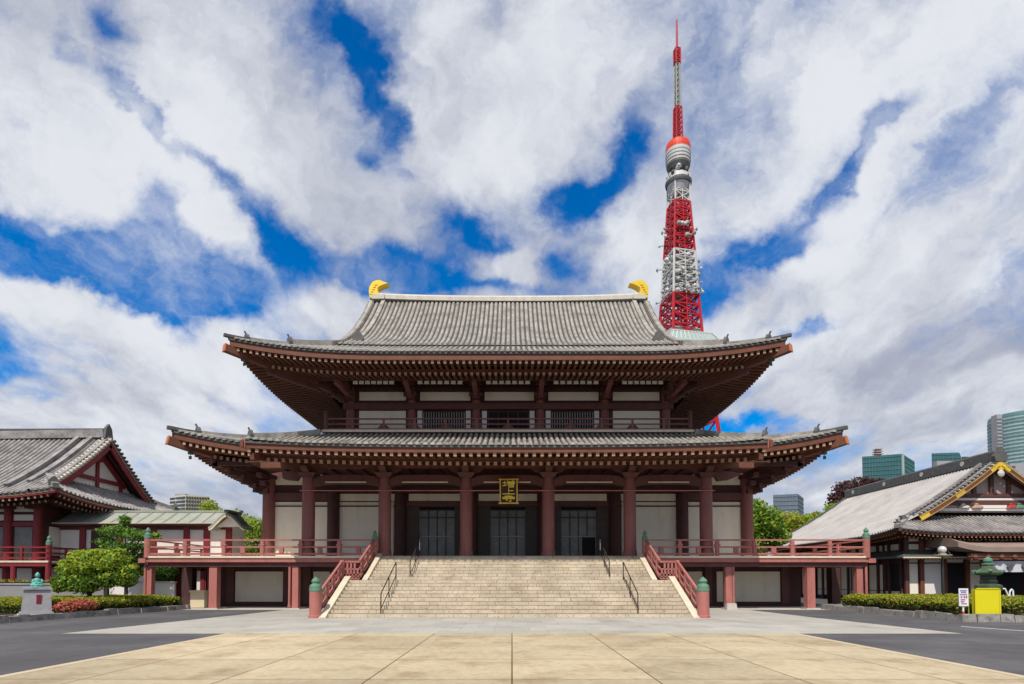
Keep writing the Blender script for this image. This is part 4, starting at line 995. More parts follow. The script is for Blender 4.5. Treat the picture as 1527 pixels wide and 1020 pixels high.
for x0, x1 in ((-33.9, -32.5), (-36.6, -34.5), (-39.5, -37)):
    b.box(x0, x1, WLY-.04, WLY, 5.75, 6.15, white_pl); b.box(x0, x1, WLY-.04, WLY, 6.35, 6.7, white_pl); b.box(x0, x1, WLY-.04, WLY, .4, 2.5, white_pl); b.box(x0+.1, x1-.1, WLY-.05, WLY, 3.1, 5.3, glass_d)
for y0, y1 in ((39.3, 41.4), (42, 44.5)): b.box(WLX, WLX+.04, y0, y1, 3.4, 5.4, white_pl); b.box(WLX, WLX+.04, y0, y1, .4, 2.5, white_pl)  # no upper side panels: bare dark timber stands in for deep eave shadow
b.box(LE, WLX, WLY-.12, WLY-.01, 5.35, 5.65, red_deep); b.build('wall', lh)
for x in (-32.2, -34.2, -36.8, -39.8): k = MB(); k.lathe((x, WLY-.1, 0), [(.25, 0), (.25, 6.9)], 12, red_deep); k.build('column', lh)
for x, z in ((-32.2, 6.5), (-34.2, 6.5)):
    k = MB(); k.box(x-.45, x+.45, WLY-.7, WLY, z, z+.25, wood_dk); k.box(x-.25, x+.25, WLY-1.3, WLY, z+.25, z+.5, wood_dk); k.build('bracket', lh)
VX, VY = -30.3, 37.2
b = MB(); b.box(LE, VX, VY, WLY, 2.85, 2.97, cream_edge); b.box(WLX, VX, WLY, 46, 2.85, 2.97, cream_edge); b.box(LE, VX, VY+.05, VY+.3, 2.6, 2.85, red_deep); vv = b.build('veranda_deck', lh)
b = MB()
for z, h in ((3.85, .09), (3.5, .08), (3.15, .1)): b.box(LE, VX, VY+.05, VY+.15, z-h/2, z+h/2, red_deep); b.box(VX-.15, VX-.05, VY, 46, z-h/2, z+h/2, red_deep)
for x in lin(-32.1, -39, 5): b.box(x-.07, x+.07, VY+.03, VY+.17, 2.97, 3.85, red_deep)
b.build('railing', vv)
for x in (VX-.12, -32.7, -35.2, -37.7): k = MB(); k.lathe((x, VY+.2, 0), [(.17, 0), (.17, 4.05 if x > -31 else 2.7)], 12, red_deep); k.build('veranda_post', lh)
k = MB(); giboshi(k, (VX-.12, VY+.2, 4.0), .17, verd); k.build('finial', lh)
# ------------------------------------------------------------------ linking corridor
co = thing('linking_corridor', 'raised corridor with pale green copper roof linking the left hall to the veranda', 'corridor', (-26, 41.3, 0))
KY, KH = 41.3, 1.9
b = MB()
def zc(t): return 5.66+1.0*t*(.75+.25*t)
for sg in (-1, 1):
    pr = None
    for x in lin(-31.9, -19.9, 12):
        pts = [(x, KY+sg*KH*(1-t), zc(t)) for t in lin(0, 1, 5)]
        if pr: b.faces(pr+pts, [(i, i+1, 6+i, 5+i) for i in range(4)], copper)
        pr = pts
b.box(-31.9, -20.6, KY-KH+.03, KY-KH+.11, 5.52, 5.65, wood); b.box(-31.9, -20.7, KY-KH-.03, KY-KH+.07, 5.62, 5.67, cream_edge); b.box(-31.9, -20.4, KY-KH+.15, KY+KH-.15, 5.48, 5.54, wood_dk); b.beam((-31.9, KY, 6.68), (-19.6, KY, 6.68), .3, .14, copper)
for x in lin(-31.5, -20.6, 13): b.beam((x, KY-KH, zc(0)+.015), (x, KY-.1, zc(1)+.0), .04, .03, copper)
b.build('roof', co)
cr = MB(); gy = KY-KH-.55; gx = xat(338, 763, gy); gz = zat(763, gy)
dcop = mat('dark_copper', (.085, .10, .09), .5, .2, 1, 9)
for sg in (-1, 1):
    prof = [(gx, gz), (gx+sg*.35, gz-.20), (gx+sg*.75, gz-.60), (gx+sg*1.05, gz-.92), (gx+sg*1.25, gz-1.05)]
    pts = [(x, gy, z) for x, z in prof]+[(x, gy, z-.16) for x, z in prof[::-1]]
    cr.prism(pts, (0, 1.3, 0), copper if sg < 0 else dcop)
    cr.path([(x-sg*.06, gy+.03, z-.21) for x, z in prof], .08, .09, cream_edge)
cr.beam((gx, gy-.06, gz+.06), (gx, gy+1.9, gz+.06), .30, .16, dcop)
cr.prism([(gx-.95, gy+.5, gz-1.0), (gx+.95, gy+.5, gz-1.0), (gx, gy+.5, gz-.22)], (0, .1, 0), white_pl); cr.build('porch_gable', co)
b = MB(); b.box(-31.9, -19.95, KY-1.1, KY+1.1, 2.95, 5.5, white_pl); b.box(-31.9, -21.4, KY-1.2, KY+1.2, 2.5, 2.95, wood_dk)
for px in (72, 123, 178, 228, 278, 308, 341): x = xat(px, 800, KY-1.2); b.box(x-.2, x+.2, KY-1.24, KY-1.1, 2.95, 5.5, red_deep if px > 100 else wood_dk)
b.box(-31.9, -19.95, KY-1.2, KY-1.1, 5.25, 5.5, wood); b.box(xat(135, 800, 40.1), xat(165, 800, 40.1), KY-1.16, KY-1.1, 3.0, 5.2, wood_dk); b.build('wall', co)
b = MB()
for z in (3.85, 3.5, 3.15): b.box(-31.9, -21.4, KY-1.75, KY-1.66, z-.04, z+.04, red_deep)
for x in lin(-31, -21.6, 7): b.box(x-.06, x+.06, KY-1.77, KY-1.64, 2.9, 3.85, red_deep)
b.box(-31.9, -21.4, KY-1.85, KY-1.2, 2.8, 2.94, cream_edge); b.build('walkway_railing', co)
b = MB(); b.box(-31, -21.6, KY-.9, KY+.9, 0, 2.5, white_pl)
for x in (-30, -27.6, -25.0, -23.6, -21.8): b.box(x-.2, x+.2, KY-1.05, KY-.9, 0, 2.5, red_deep)
b.build('base_wall', co)
dx0, dx1 = xat(283, 865, KY-1.0), xat(300, 865, KY-1.0)
d_ = MB(); d_.box(dx0, dx1, KY-1.0, KY-.86, .3, 2.35, white_pl); dd = d_.build('door', co); d_ = MB()
for x in (dx0-.1, dx1+.12): d_.box(x-.14, x+.14, KY-1.1, KY-.87, .1, 2.5, red_deep)
d_.box(dx0-.24, dx1+.26, KY-1.1, KY-.87, 2.35, 2.56, red_deep); d_.build('door_frame', dd)
# ------------------------------------------------------------------ right hall
rh = thing('right_temple_hall', 'temple hall with broad pale tiled roof and gilded gable, right of the main hall', 'temple', (36, 50, 0))
RX, RR, RY, RG, RB = 27.1, 36.1, 40.0, 42.5, 63.0
def PR(d): return 5.05+.42*d+.022*d*d
tl_ = lambda y, d, z: (RX+d, y, z); tr_ = lambda y, d, z: (2*RR-RX-d, y, z); tfr = lambda x, d, z: (x, RY+d, z)
lft = lambda c, d: .35*max(0, 1-c/5)**2*max(0, 1-d/4)
b = MB(); Zr_ = lambda y, d: PR(d)+lft(y-RY, d)
for tf_, nn, rb in ((tl_, 56, True), (tr_, 12, False)):
    for y0, y1, n_, dd in ((RY+.1, RG-.5, 8, lambda y: y-RY), (RG-.5, RB-2.2, nn, lambda y: 9.0), (RB-2.2, RB-.05, 8, lambda y: (RB-y)*4.08)): slope(b, lin(y0, y1, n_), lambda y: 0, dd, Zr_, tf_, 9, .085, tile_right, tile_right, rb)
slope(b, lin(RX+.15, 2*RR-RX-.15, 57), lambda x: 0, lambda x: min(3.0, RR-RX-abs(x-RR)), lambda x, d: PR(d)+lft(RR-RX-abs(x-RR), d), tfr, 5, .10, tile_gap, tile_left)
rr_ = b.build('roof', rh)
b = MB(); zt = PR(9); b.box(RR-.35, RR+.35, RG-.5, RB-2, zt-.1, zt+.62, tile_dark); b.box(RR-.25, RR+.25, RG-.5, RB-2, zt+.62, zt+.74, tile_left)
for y in (45, 49.5, 54.5, 59.5): b.tube((RR-.37, y, zt+.3), (RR-.33, y, zt+.3), .2, .2, 12, tile_pale)
b.prism([(RR-.42, RG-.75, zt-.15), (RR+.42, RG-.75, zt-.15), (RR+.5, RG-.75, zt+.25), (RR+.25, RG-.75, zt+.6), (RR+.09, RG-.75, zt+.95), (RR-.09, RG-.75, zt+.95), (RR-.25, RG-.75, zt+.6), (RR-.5, RG-.75, zt+.25)], (0, .3, 0), tile_dark); b.build('ridge', rr_)
for sg in (-1, 1):
    b = MB()
    X = lambda d: RR+sg*(9-d)
    b.path([(X(d), RG+.75, PR(d)+.14) for d in lin(2.2, 9, 8)], .26, .26, tile_left); b.path([(X(d), RG-.3, PR(d)+.06) for d in lin(2.8, 9, 8)], .22, .22, tile_left)
    for d in lin(3.0, 8.9, 22): b.tube((X(d), RG-.72, PR(d)+.05), (X(d), RG+.5, PR(d)+.1), .09, .09, 6, tile_dark if sg < 0 else tile_left)
    b.path([(X(d), RY+d, PR(d)+lft(d, d)+.12) for d in (2.6, 1.6, .6, -.2)], .28, .26, tile_left)
    for d in (.5, 1.7): p = (X(d), RY+d, PR(d)+.3); b.prism([(p[0]-.2, p[1], p[2]-.1), (p[0]+.2, p[1], p[2]-.1), (p[0]+.24, p[1], p[2]+.16), (p[0]+.05, p[1], p[2]+.36), (p[0]-.34, p[1], p[2]+.30), (p[0]-.16, p[1], p[2]+.15)], (0, .2, 0), tile_dark)
    b.build('descending_ridge', rr_)
    b = MB(); b.path([(X(d), RB-(d*.25), PR(d)+.1) for d in lin(.2, 9, 6)], .25, .24, tile_dark); b.build('rear_ridge', rr_)
gilt = mat('worn_gilding', (.42, .28, .09), .5, .25, 3, 20)
for sg in (-1, 1):
    b = MB(); X = lambda d: RR+sg*(9-d); ds = lin(3.0, 8.95, 10)
    for i, (d, e) in enumerate(zip(ds, ds[1:])):
        mm = gold if i in (0, 8) else (gold_dk if i == 4 else wood_or)
        b.beam((X(d), RG-.62, PR(d)-.26), (X(e), RG-.62, PR(e)-.26), .12, .42, mm)
        b.beam((X(d), RG-.66, PR(d)-.08), (X(e), RG-.66, PR(e)-.08), .10, .08, gilt)
        b.beam((X(d), RG-.66, PR(d)-.46), (X(e), RG-.66, PR(e)-.46), .08, .06, gilt)
    b.build('gilded_barge_board', rh)
b = MB(); b.prism([(RR-.55, RG-.7, zt-.5), (RR, RG-.7, zt-.05), (RR+.55, RG-.7, zt-.5), (RR, RG-.7, zt-.85)], (0, .1, 0), gold)
b.lathe((RR, RG-.68, zt-1.35), [(.02, 0), (.2, .12), (.28, .3), (.2, .48), (.02, .6)], 10, tile_pale, 1, .4); b.build('gable_pendant', rh)
b = MB(); y = RG+.3
b.prism([(RR-5.6, y, 6.8), (RR+5.6, y, 6.8), (RR, y, zt-.5)], (0, .2, 0), mat('gable_plaster', (.42, .33, .30), .85, .1, 1, 9))
b.box(RR-4.8, RR+4.8, y-.1, y, 6.9, 7.1, white_pl); b.box(RR-4.4, RR+4.4, y-.14, y, 7.35, 7.65, wood); b.box(RR-3.9, RR+3.9, y-.1, y, 7.7, 7.85, white_pl); b.box(RR-3.3, RR+3.3, y-.16, y, 7.95, 8.2, wood)
for x in (-1.3, 1.3): b.box(RR+x-.14, RR+x+.14, y-.15, y, 8.2, 9.6-abs(x)*.3, wood)
b.box(RR-.15, RR+.15, y-.16, y, 8.2, 9.9, wood)
for sg in (-1, 1): b.beam((RR+sg*3.4, y-.12, 8.0), (RR+sg*.2, y-.12, 9.9), .14, .25, wood)
for x, m in ((-2.2, tile_pale), (-1.2, ochre), (1.4, mat('painted_red_carving', (.4, .05, .04), .5, .2, 5, 20)), (2.0, verd), (2.7, ochre)): b.lathe((RR+x, y-.15, 7.1), [(.30, 0), (.26, .12), (.12, .22), (.16, .30), (.02, .38)], 9, m, 1.3, .5); b.lathe((RR+x+.25, y-.15, 7.1), [(.16, 0), (.2, .1), (.04, .24)], 8, m, 1.4, .5)
b.box(RR-1.0, RR+1.1, y-.13, y-.02, 7.1, 7.33, white_pl); b.build('gable_wall', rh)
b = MB(); ER = lambda x, d=0: PR(0)+lft(RR-RX-abs(x-RR), 0); ELr = lambda y, d=0: PR(0)+lft(y-RY, 0)
def ev2(xs_, E, tf, lo, hi, cl):
    band(b, xs_, lambda x: E(x), .02, .18, -.02, -.10, tf, tile_dark); band(b, xs_, lambda x: E(x), .08, .28, -.10, -.22, tf, wood_or)
    n = int((hi-lo)/.30)
    for i in range(n+1):
        x = lo+(hi-lo)*i/n; de = min(2.0, cl(x))
        if de > .3: b.beam(tf(x, .14, E(x)-.3), tf(x, de, E(x)-.12), .10, .12, wood_or, ochre)
        if de > .9: b.beam(tf(x, .8, E(x)-.44), tf(x, de, E(x)-.3), .10, .12, wood_or, ochre)
    b.poly([tf(lo, .1, E(lo)-.24), tf(hi, .1, E(hi)-.24), tf(hi, 2, E(hi)+.02), tf(lo+1.9, 2, E(lo)+.02)], wood_dk)
ev2(lin(RX+.02, 2*RR-RX, 24), ER, tfr, RX+.2, 2*RR-RX-.2, lambda x: RR-RX-abs(x-RR)); ev2(lin(RY, RB, 24), ELr, tl_, RY+.2, RB-.2, lambda y: y-RY); b.build('eave', rr_)
b = MB(); b.box(29.0, 43.4, 42.0, 61.5, 0, 5.2, wood_dk)
for x0, x1 in ((29.15, 30.1), (30.5, 32.2), (32.9, 34.6), (35.2, 37)): b.box(x0, x1, 41.96, 42, 3.95, 4.35, plaster); b.box(x0, x1, 41.95, 42, 4.55, 4.8, plaster)
for x0, x1, m in ((28.95, 29.85, plaster), (30.35, 31.55, white_pl), (32.0, 33.2, blackish), (33.7, 34.8, plaster), (35.2, 37.5, blackish), (38, 40, blackish)): b.box(x0, x1, 41.94, 42, .3, 2.9, m)
for x0, x1 in ((28.95, 29.85), (30.35, 31.55), (32.0, 33.2), (33.7, 34.8)): b.box(x0, x1, 41.93, 42, 3.0, 3.4, plaster)
for y0, y1, m in ((42.5, 44.2, blackish), (44.6, 46.6, plaster), (47, 48.6, glass_d), (48.8, 50.2, plaster), (50.6, 52.4, glass_d), (52.6, 54, plaster), (54.4, 56, glass_d), (56.2, 58, plaster), (58.3, 60.5, glass_d)):
    b.box(28.95, 29.0, y0, y1, .9, 2.9, m); b.box(28.94, 29.0, y0, y1, .35, .85, white_pl)
    b.box(28.95, 29.0, y0, y1, 3.95, 4.4, plaster)
b.build('wall', rh)
for x in (29.0, 30.1, 31.78, 33.45, 35, 37.8): k = MB(); k.box(x-.14, x+.14, 41.8, 41.98, 0, 4.9, MATS['maroon_timber'] if x < 30 else wood_or); k.build('column', rh)
b = MB()
for y in lin(42.3, 61, 15): b.box(28.8, 28.95, y-.1, y+.1, 0, 4.8, wood_dk)
b.build('side_post', rh)
b = MB()     # thin pent roof round the ground floor
b.hexa([(27.9, 40.7, 3.28), (34.4, 40.7, 3.28), (34.4, 42, 3.70), (29, 42, 3.70), (27.9, 40.7, 3.40), (34.4, 40.7, 3.40), (34.4, 42, 3.90), (29, 42, 3.90)], dcop)
b.hexa([(27.9, 40.7, 3.28), (29, 42, 3.7), (29, 61, 3.7), (27.9, 61, 3.28), (27.9, 40.7, 3.40), (29, 42, 3.90), (29, 61, 3.90), (27.9, 61, 3.40)], dcop)
b.box(27.95, 34.4, 40.66, 40.7, 3.27, 3.36, cream_edge)
for x in lin(28.1, 34, 24): b.beam((x, 40.8, 3.22), (x, 41.9, 3.5), .09, .1, wood_or, ochre)
b.build('pent_roof', rh)
canopym = mat('canopy_copper_brown', (.27, .20, .165), .5, .2, 1, 9)
b = MB(); prev = None        # undulating entrance canopy
for x in lin(30.5, 44, 22):
    t = (x-30.5)/5.6; z = 3.62+.36*max(0, 1-t*2.4)**2+.12*max(0, t-1)*(2.4-t)
    pts = [(x, 38.9, z), (x, 38.9, z+.34), (x, 39.6, z+.62), (x, 42, z+.95), (x, 42, z+.1)]
    if prev: b.faces(prev+pts, [(0, 1, 6, 5), (1, 2, 7, 6), (2, 3, 8, 7), (0, 4, 9, 5)], canopym)
    else: b.poly(pts, canopym)
    prev = pts
b.box(31.5, 44, 39.1, 39.4, 3.1, 3.55, wood_or); b.box(31.3, 44, 39.05, 39.1, 3.28, 3.36, wood)
for x in lin(31.8, 43.5, 14): b.lathe((x, 39.05, 3.14), [(.12, 0), (.2, .14), (.1, .3)], 8, wood_or, 1, .5)
for x in (32.7, 40.5): b.box(x-.2, x+.2, 39.2, 39.6, 0, 3.3, wood_or)
b.build('entrance_canopy', rh)
k = MB(); n = 24; pr = None
for i in range(n+1):
    x = 33.0+7.3*i/n; yv = 39.35+.06*math.sin(i*1.7); p = [(x, yv, 3.02), (x, yv+.02, 2.30-.05*math.sin(i*.26))]
    if pr: k.poly([pr[0], p[0], p[1], pr[1]], cloth)
    pr = p
o = tag(k.build('entrance_curtain'), 'white cloth curtain with dark round crests hanging under the right hall canopy', 'curtain')
k = MB()
for x in (34.35, 35.35, 37.4):
    for da in range(3):
        a = da*2.094+.5; k.tube((x+.13*math.cos(a), 39.25, 2.62+.13*math.sin(a)), (x+.13*math.cos(a), 39.27, 2.62+.13*math.sin(a)), .13, .13, 12, tile_dark)
k.build('crest', o)
# ------------------------------------------------------------------ distant buildings
def far_block(name, label, Y, pts, top, m_list, bands=None, base=0):
    """footprint from survey columns: pts = [(px, dY)], top py; one material per side"""
    t = thing(name, label, 'building', (xat(sum(p[0] for p in pts)/len(pts), 800, Y), Y, 0))
    z = zat(top, Y); F_ = [(xat(px, 750, Y+dy), Y+dy) for px, dy in pts]; n = len(F_)
    b = MB(); b.poly([(x, y, z) for x, y in F_], concr)
    for i in range(n): (x, y), (u, v) = F_[i], F_[(i+1) % n]; b.poly([(x, y, base), (u, v, base), (u, v, z), (x, y, z)], m_list[i % len(m_list)])
    b.build('tower_body', t)
    if bands:
        k = MB(); nb, nv, w, m = bands
        for i in range(n-1):
            (x, y), (u, v) = F_[i], F_[(i+1) % n]
            if i > 2: break
            nx, ny = (v-y), -(u-x); l_ = math.hypot(nx, ny); nx, ny = nx/l_*.25, ny/l_*.25
            for j in range(nb): zz_ = z-(j+.5)*3.9; k.beam((x+nx, y+ny, zz_), (u+nx, v+ny, zz_), .5, w, m)
            for j in range(nv): q = (j+.5)/nv; X_, Y_ = x+(u-x)*q+nx, y+(v-y)*q+ny; k.beam((X_, Y_, z-nb*3.9), (X_, Y_, z), .35, .35, m)
        k.build('facade_grid', t)
    return t, F_, z
teal_ln = mat('teal_facade_line', (.07, .20, .195), .4, .1, .1, .6)
t, F_, z = far_block('glass_office', 'wide teal glass office block with rooftop mast beyond the right hall roof', 520, [(1287, 0), (1347, -12), (1365, 22), (1305, 36)], 681, [teal_gl, teal_g2, teal_g2, teal_g2], (12, 14, .35, teal_ln))
k = MB(); x = xat(1310, 680, 525); k.box(x-2, x+2, 524, 528, z, z+7, twr_red)
for i in range(4): k.box(x-4+i*.4, x+4-i*.4, 523, 529, z+2.2*i+1, z+2.2*i+1.8, concr)
k.tube((x, 526, z), (x, 526, z+10.5), .5, .3, 6, twr_wh); k.build('rooftop_mast', t)
k = MB(); (x, y) = F_[1]; k.box(x-1.0, x+1.0, y-1.2, y+.3, 0, z-.3, mull); k.build('corner_pier', t)
t, F_, z = far_block('glass_office', 'narrow teal glass tower with grey lower storeys beyond the right hall ridge', 600, [(1391, 0), (1432, -4), (1436, 30), (1395, 30)], 676, [teal_gl, teal_g2, teal_g2, teal_g2], (6, 6, .4, teal_ln))
k = MB(); k.box(xat(1391, 700, 594), xat(1424, 700, 594), 588, 594, 0, zat(688, 590), concr); k.build('lower_block', t)
t, F_, z = far_block('distant_block', 'small dark rooftop block between the glass towers behind the right hall', 640, [(1436, 0), (1447, 0), (1447, 20), (1436, 20)], 681, [wind, concr])
t, F_, z = far_block('slate_office', 'slate blue office block above the trees behind the right veranda', 520, [(1153, 0), (1190, -6), (1198, 20), (1160, 26)], 738, [slate_gl, wind, slate_gl, slate_gl], (8, 7, .5, mat('slate_facade_line', (.17, .21, .25), .4, .1, .1, .6)))
ct = thing('curved_tower', 'tall rounded blue-green high-rise at the right edge of the skyline', 'building', (xat(1522, 700, 640), 640, 0))
cx_ = xat(1526, 700, 640); z = zat(609, 610); rx = cx_-xat(1486, 700, 640)
b = MB(); b.lathe((cx_, 640, 0), [(1, 0), (1, z-3), (.985, z)], 40, teal_g2, rx, 30); b.build('tower_body', ct)
b = MB(); nf = int(z/4.0)
for i in range(nf): b.lathe((cx_, 640, 4.0*i), [(1.008, 0), (1.012, .7), (1.012, 1.3), (1.008, 1.8)], 40, mull if i % 4 else mat('pale_teal_band', (.20, .29, .29), .5, .1, .1, .6), rx, 30)
b.build('floor_bands', ct)
b = MB(); z2 = zat(621, 640); x = xat(1480, 700, 640); b.box(x, x+7, 632, 640, 0, z2, concr)
for i in range(int(z2/4)): b.box(x, x+6, 631.6, 632, 4*i+1, 4*i+2.2, slate_gl)
b.build('stair_core', ct)
t = thing('grey_office', 'plain grey office block in front of the rounded high-rise', 'building', (xat(1518, 700, 560), 560, 0))
b = MB(); b.box(xat(1507, 700, 560), xat(1560, 700, 560), 560, 590, 0, zat(691, 560), concr); b.build('tower_body', t)
k = MB()
for i in range(5): k.box(xat(1509, 700, 560), xat(1514, 700, 560), 559.7, 560, zat(695+i*8, 560)-2, zat(695+i*8, 560), wind)
k.build('window_strip', t)
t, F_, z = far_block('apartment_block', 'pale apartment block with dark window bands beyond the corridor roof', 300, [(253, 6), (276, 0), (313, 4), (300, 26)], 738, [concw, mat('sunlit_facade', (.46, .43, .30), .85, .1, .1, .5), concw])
k = MB()
for j in range(6):
    zz_ = z-1.3-j*1.95
    for (a, c, m) in (((254, 6), (262, 4), wind), ((263, 3.7), (275.5, 0), wind)): k.beam((xat(a[0], 750, 300+a[1]), 299.7+a[1], zz_), (xat(c[0], 750, 300+c[1]), 299.7+c[1], zz_), .3, .95, m)
    for q in range(9): a = 277.5+q*4; dy = (a-276)/37*4; k.box(xat(a, 750, 300+dy), xat(a+2.4, 750, 300+dy), 299.6+dy, 300+dy, zz_-.5, zz_+.5, wind)
k.build('windows', t)
k = MB(); k.box(xat(264, 740, 306), xat(279, 740, 306), 304, 312, z-.5, z+1.3, concr); k.build('roof_house', t)
# ------------------------------------------------------------------ trees and shrubs
def gb(px, py, Y, rw, rh_, sh=0, dy=None):
    x, z = at(px, py, Y); s = Y/FPX; return (x, Y, z, rw*s, (dy or rw)*s, rh_*s, sh)
GB = [lf_d, lf_g, lf_b, lf_yg]
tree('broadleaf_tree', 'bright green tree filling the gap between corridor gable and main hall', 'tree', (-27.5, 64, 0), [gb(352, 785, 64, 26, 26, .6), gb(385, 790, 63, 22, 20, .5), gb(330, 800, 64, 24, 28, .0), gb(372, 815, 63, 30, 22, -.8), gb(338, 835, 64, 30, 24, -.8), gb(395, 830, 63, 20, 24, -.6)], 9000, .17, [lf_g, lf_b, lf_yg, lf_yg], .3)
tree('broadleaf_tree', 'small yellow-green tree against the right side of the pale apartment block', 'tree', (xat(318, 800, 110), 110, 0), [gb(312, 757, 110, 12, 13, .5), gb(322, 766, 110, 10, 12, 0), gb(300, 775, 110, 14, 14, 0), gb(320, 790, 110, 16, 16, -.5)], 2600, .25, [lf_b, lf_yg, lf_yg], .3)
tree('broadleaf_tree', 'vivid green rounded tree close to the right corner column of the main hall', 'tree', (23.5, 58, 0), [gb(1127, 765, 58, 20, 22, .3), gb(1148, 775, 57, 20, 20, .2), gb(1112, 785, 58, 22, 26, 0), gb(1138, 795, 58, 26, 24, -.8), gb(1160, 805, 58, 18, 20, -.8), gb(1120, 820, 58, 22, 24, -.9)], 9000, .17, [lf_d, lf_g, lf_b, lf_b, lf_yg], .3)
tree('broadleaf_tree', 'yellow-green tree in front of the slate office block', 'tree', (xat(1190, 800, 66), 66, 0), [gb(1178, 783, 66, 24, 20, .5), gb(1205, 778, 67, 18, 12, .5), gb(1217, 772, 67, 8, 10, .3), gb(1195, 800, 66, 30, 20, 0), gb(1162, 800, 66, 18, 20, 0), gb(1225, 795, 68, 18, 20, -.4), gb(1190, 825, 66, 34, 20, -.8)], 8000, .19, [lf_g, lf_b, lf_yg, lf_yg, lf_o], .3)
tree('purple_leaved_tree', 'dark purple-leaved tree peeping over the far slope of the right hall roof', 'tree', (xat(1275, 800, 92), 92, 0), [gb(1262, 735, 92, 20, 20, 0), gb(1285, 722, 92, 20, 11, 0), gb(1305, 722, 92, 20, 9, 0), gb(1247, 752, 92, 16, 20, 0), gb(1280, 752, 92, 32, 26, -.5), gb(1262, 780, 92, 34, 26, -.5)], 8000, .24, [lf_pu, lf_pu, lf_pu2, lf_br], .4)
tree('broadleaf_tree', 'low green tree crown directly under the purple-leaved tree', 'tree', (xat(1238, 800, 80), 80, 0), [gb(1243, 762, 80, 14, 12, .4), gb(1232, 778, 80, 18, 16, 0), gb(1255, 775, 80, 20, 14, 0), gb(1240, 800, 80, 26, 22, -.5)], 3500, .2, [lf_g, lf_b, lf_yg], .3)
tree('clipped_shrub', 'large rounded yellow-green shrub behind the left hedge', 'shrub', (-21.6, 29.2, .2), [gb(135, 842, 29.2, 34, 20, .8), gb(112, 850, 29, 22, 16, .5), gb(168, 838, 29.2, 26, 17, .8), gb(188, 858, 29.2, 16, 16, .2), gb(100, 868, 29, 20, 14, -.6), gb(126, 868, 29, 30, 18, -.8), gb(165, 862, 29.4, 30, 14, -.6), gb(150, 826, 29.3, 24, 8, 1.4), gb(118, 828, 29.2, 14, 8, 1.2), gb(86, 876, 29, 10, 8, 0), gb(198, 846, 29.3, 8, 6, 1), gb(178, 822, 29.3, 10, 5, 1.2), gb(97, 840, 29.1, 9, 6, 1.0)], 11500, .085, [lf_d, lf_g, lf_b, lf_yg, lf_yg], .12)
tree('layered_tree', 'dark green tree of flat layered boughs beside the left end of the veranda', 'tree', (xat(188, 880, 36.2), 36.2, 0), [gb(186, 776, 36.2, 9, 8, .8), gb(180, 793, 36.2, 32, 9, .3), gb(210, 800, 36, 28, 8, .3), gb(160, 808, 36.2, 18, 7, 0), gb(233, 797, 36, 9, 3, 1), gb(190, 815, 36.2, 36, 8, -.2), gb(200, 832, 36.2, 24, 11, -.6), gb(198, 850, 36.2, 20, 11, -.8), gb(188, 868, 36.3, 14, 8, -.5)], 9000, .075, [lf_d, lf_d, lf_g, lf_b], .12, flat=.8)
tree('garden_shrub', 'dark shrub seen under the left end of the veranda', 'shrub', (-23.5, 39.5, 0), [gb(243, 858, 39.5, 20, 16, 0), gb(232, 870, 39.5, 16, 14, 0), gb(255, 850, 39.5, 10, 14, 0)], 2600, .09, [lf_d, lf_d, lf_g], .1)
# ------------------------------------------------------------------ hedges, kerbs and beds
def hedge(name, label, poly, z0, z1, n, mats_top, mats_low, size=.055):
    """clipped hedge over a convex footprint (counter-clockwise): leafy skin over a solid twiggy core"""
    cx_ = sum(p[0] for p in poly)/len(poly); cy_ = sum(p[1] for p in poly)/len(poly)
    t = thing(name, label, 'hedge', (cx_, cy_, z0)); c = MB(); m = len(poly)
    inn = [(x+(cx_-x)*.06, y+(cy_-y)*.06) for x, y in poly]
    c.faces([(x, y, z0) for x, y in inn]+[(x, y, z1-.16) for x, y in inn], [tuple(range(m, 2*m))]+[(i, (i+1) % m, m+(i+1) % m, m+i) for i in range(m)], lf_br); c.build('twig_core', t)
    tri = [(poly[0], poly[i], poly[i+1]) for i in range(1, m-1)]
    ta = [abs((b_[0]-a[0])*(c_[1]-a[1])-(c_[0]-a[0])*(b_[1]-a[1]))/2 for a, b_, c_ in tri]
    ed = [(poly[i], poly[(i+1) % m]) for i in range(m)]; el = [math.dist(a, b_) for a, b_ in ed]
    b = MB()
    def ftop():
        a, b_, c_ = random.choices(tri, ta)[0]; u, v = random.random(), random.random()
        if u+v > 1: u, v = 1-u, 1-v
        x = a[0]+u*(b_[0]-a[0])+v*(c_[0]-a[0]); y = a[1]+u*(b_[1]-a[1])+v*(c_[1]-a[1])
        dmin = min(abs((q[0]-p[0])*(p[1]-y)-(p[0]-x)*(q[1]-p[1]))/l_ for (p, q), l_ in zip(ed, el))
        z = z1-.22*max(0, 1-dmin/.45)**2+.07*noise.noise(Vector((x*1.3, y*1.3, 3)))-random.random()**2*.14
        return (x, y, z), (0, 0, 1), noise.noise(Vector((x*.8, y*.8, 9)))*1.2
    def fside():
        (p, q), = random.choices(ed, el); t_ = random.random(); h = random.random()
        x = p[0]+(q[0]-p[0])*t_; y = p[1]+(q[1]-p[1])*t_; nx, ny = q[1]-p[1], -(q[0]-p[0]); l_ = math.hypot(nx, ny); nx /= l_; ny /= l_
        z = z0+(z1-.1-z0)*h; k = -.28*max(0, h-.75)*2+.10*noise.noise(Vector((x*1.5, y*1.5, z*2)))-random.random()**2*.12-.10*(1-h)
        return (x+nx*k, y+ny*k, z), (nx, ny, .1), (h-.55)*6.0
    A = sum(ta); B = sum(el)*(z1-z0)
    leaves(b, int(n*A/(A+B)), ftop, size, mats_top); leaves(b, int(n*B/(A+B)), fside, size, mats_low); b.build('foliage', t)
    return t
TOP = [lf_g, lf_yg, lf_yg, lf_o, lf_o]; LOW = [lf_br, lf_d, lf_d, lf_g, lf_o, lf_yg]
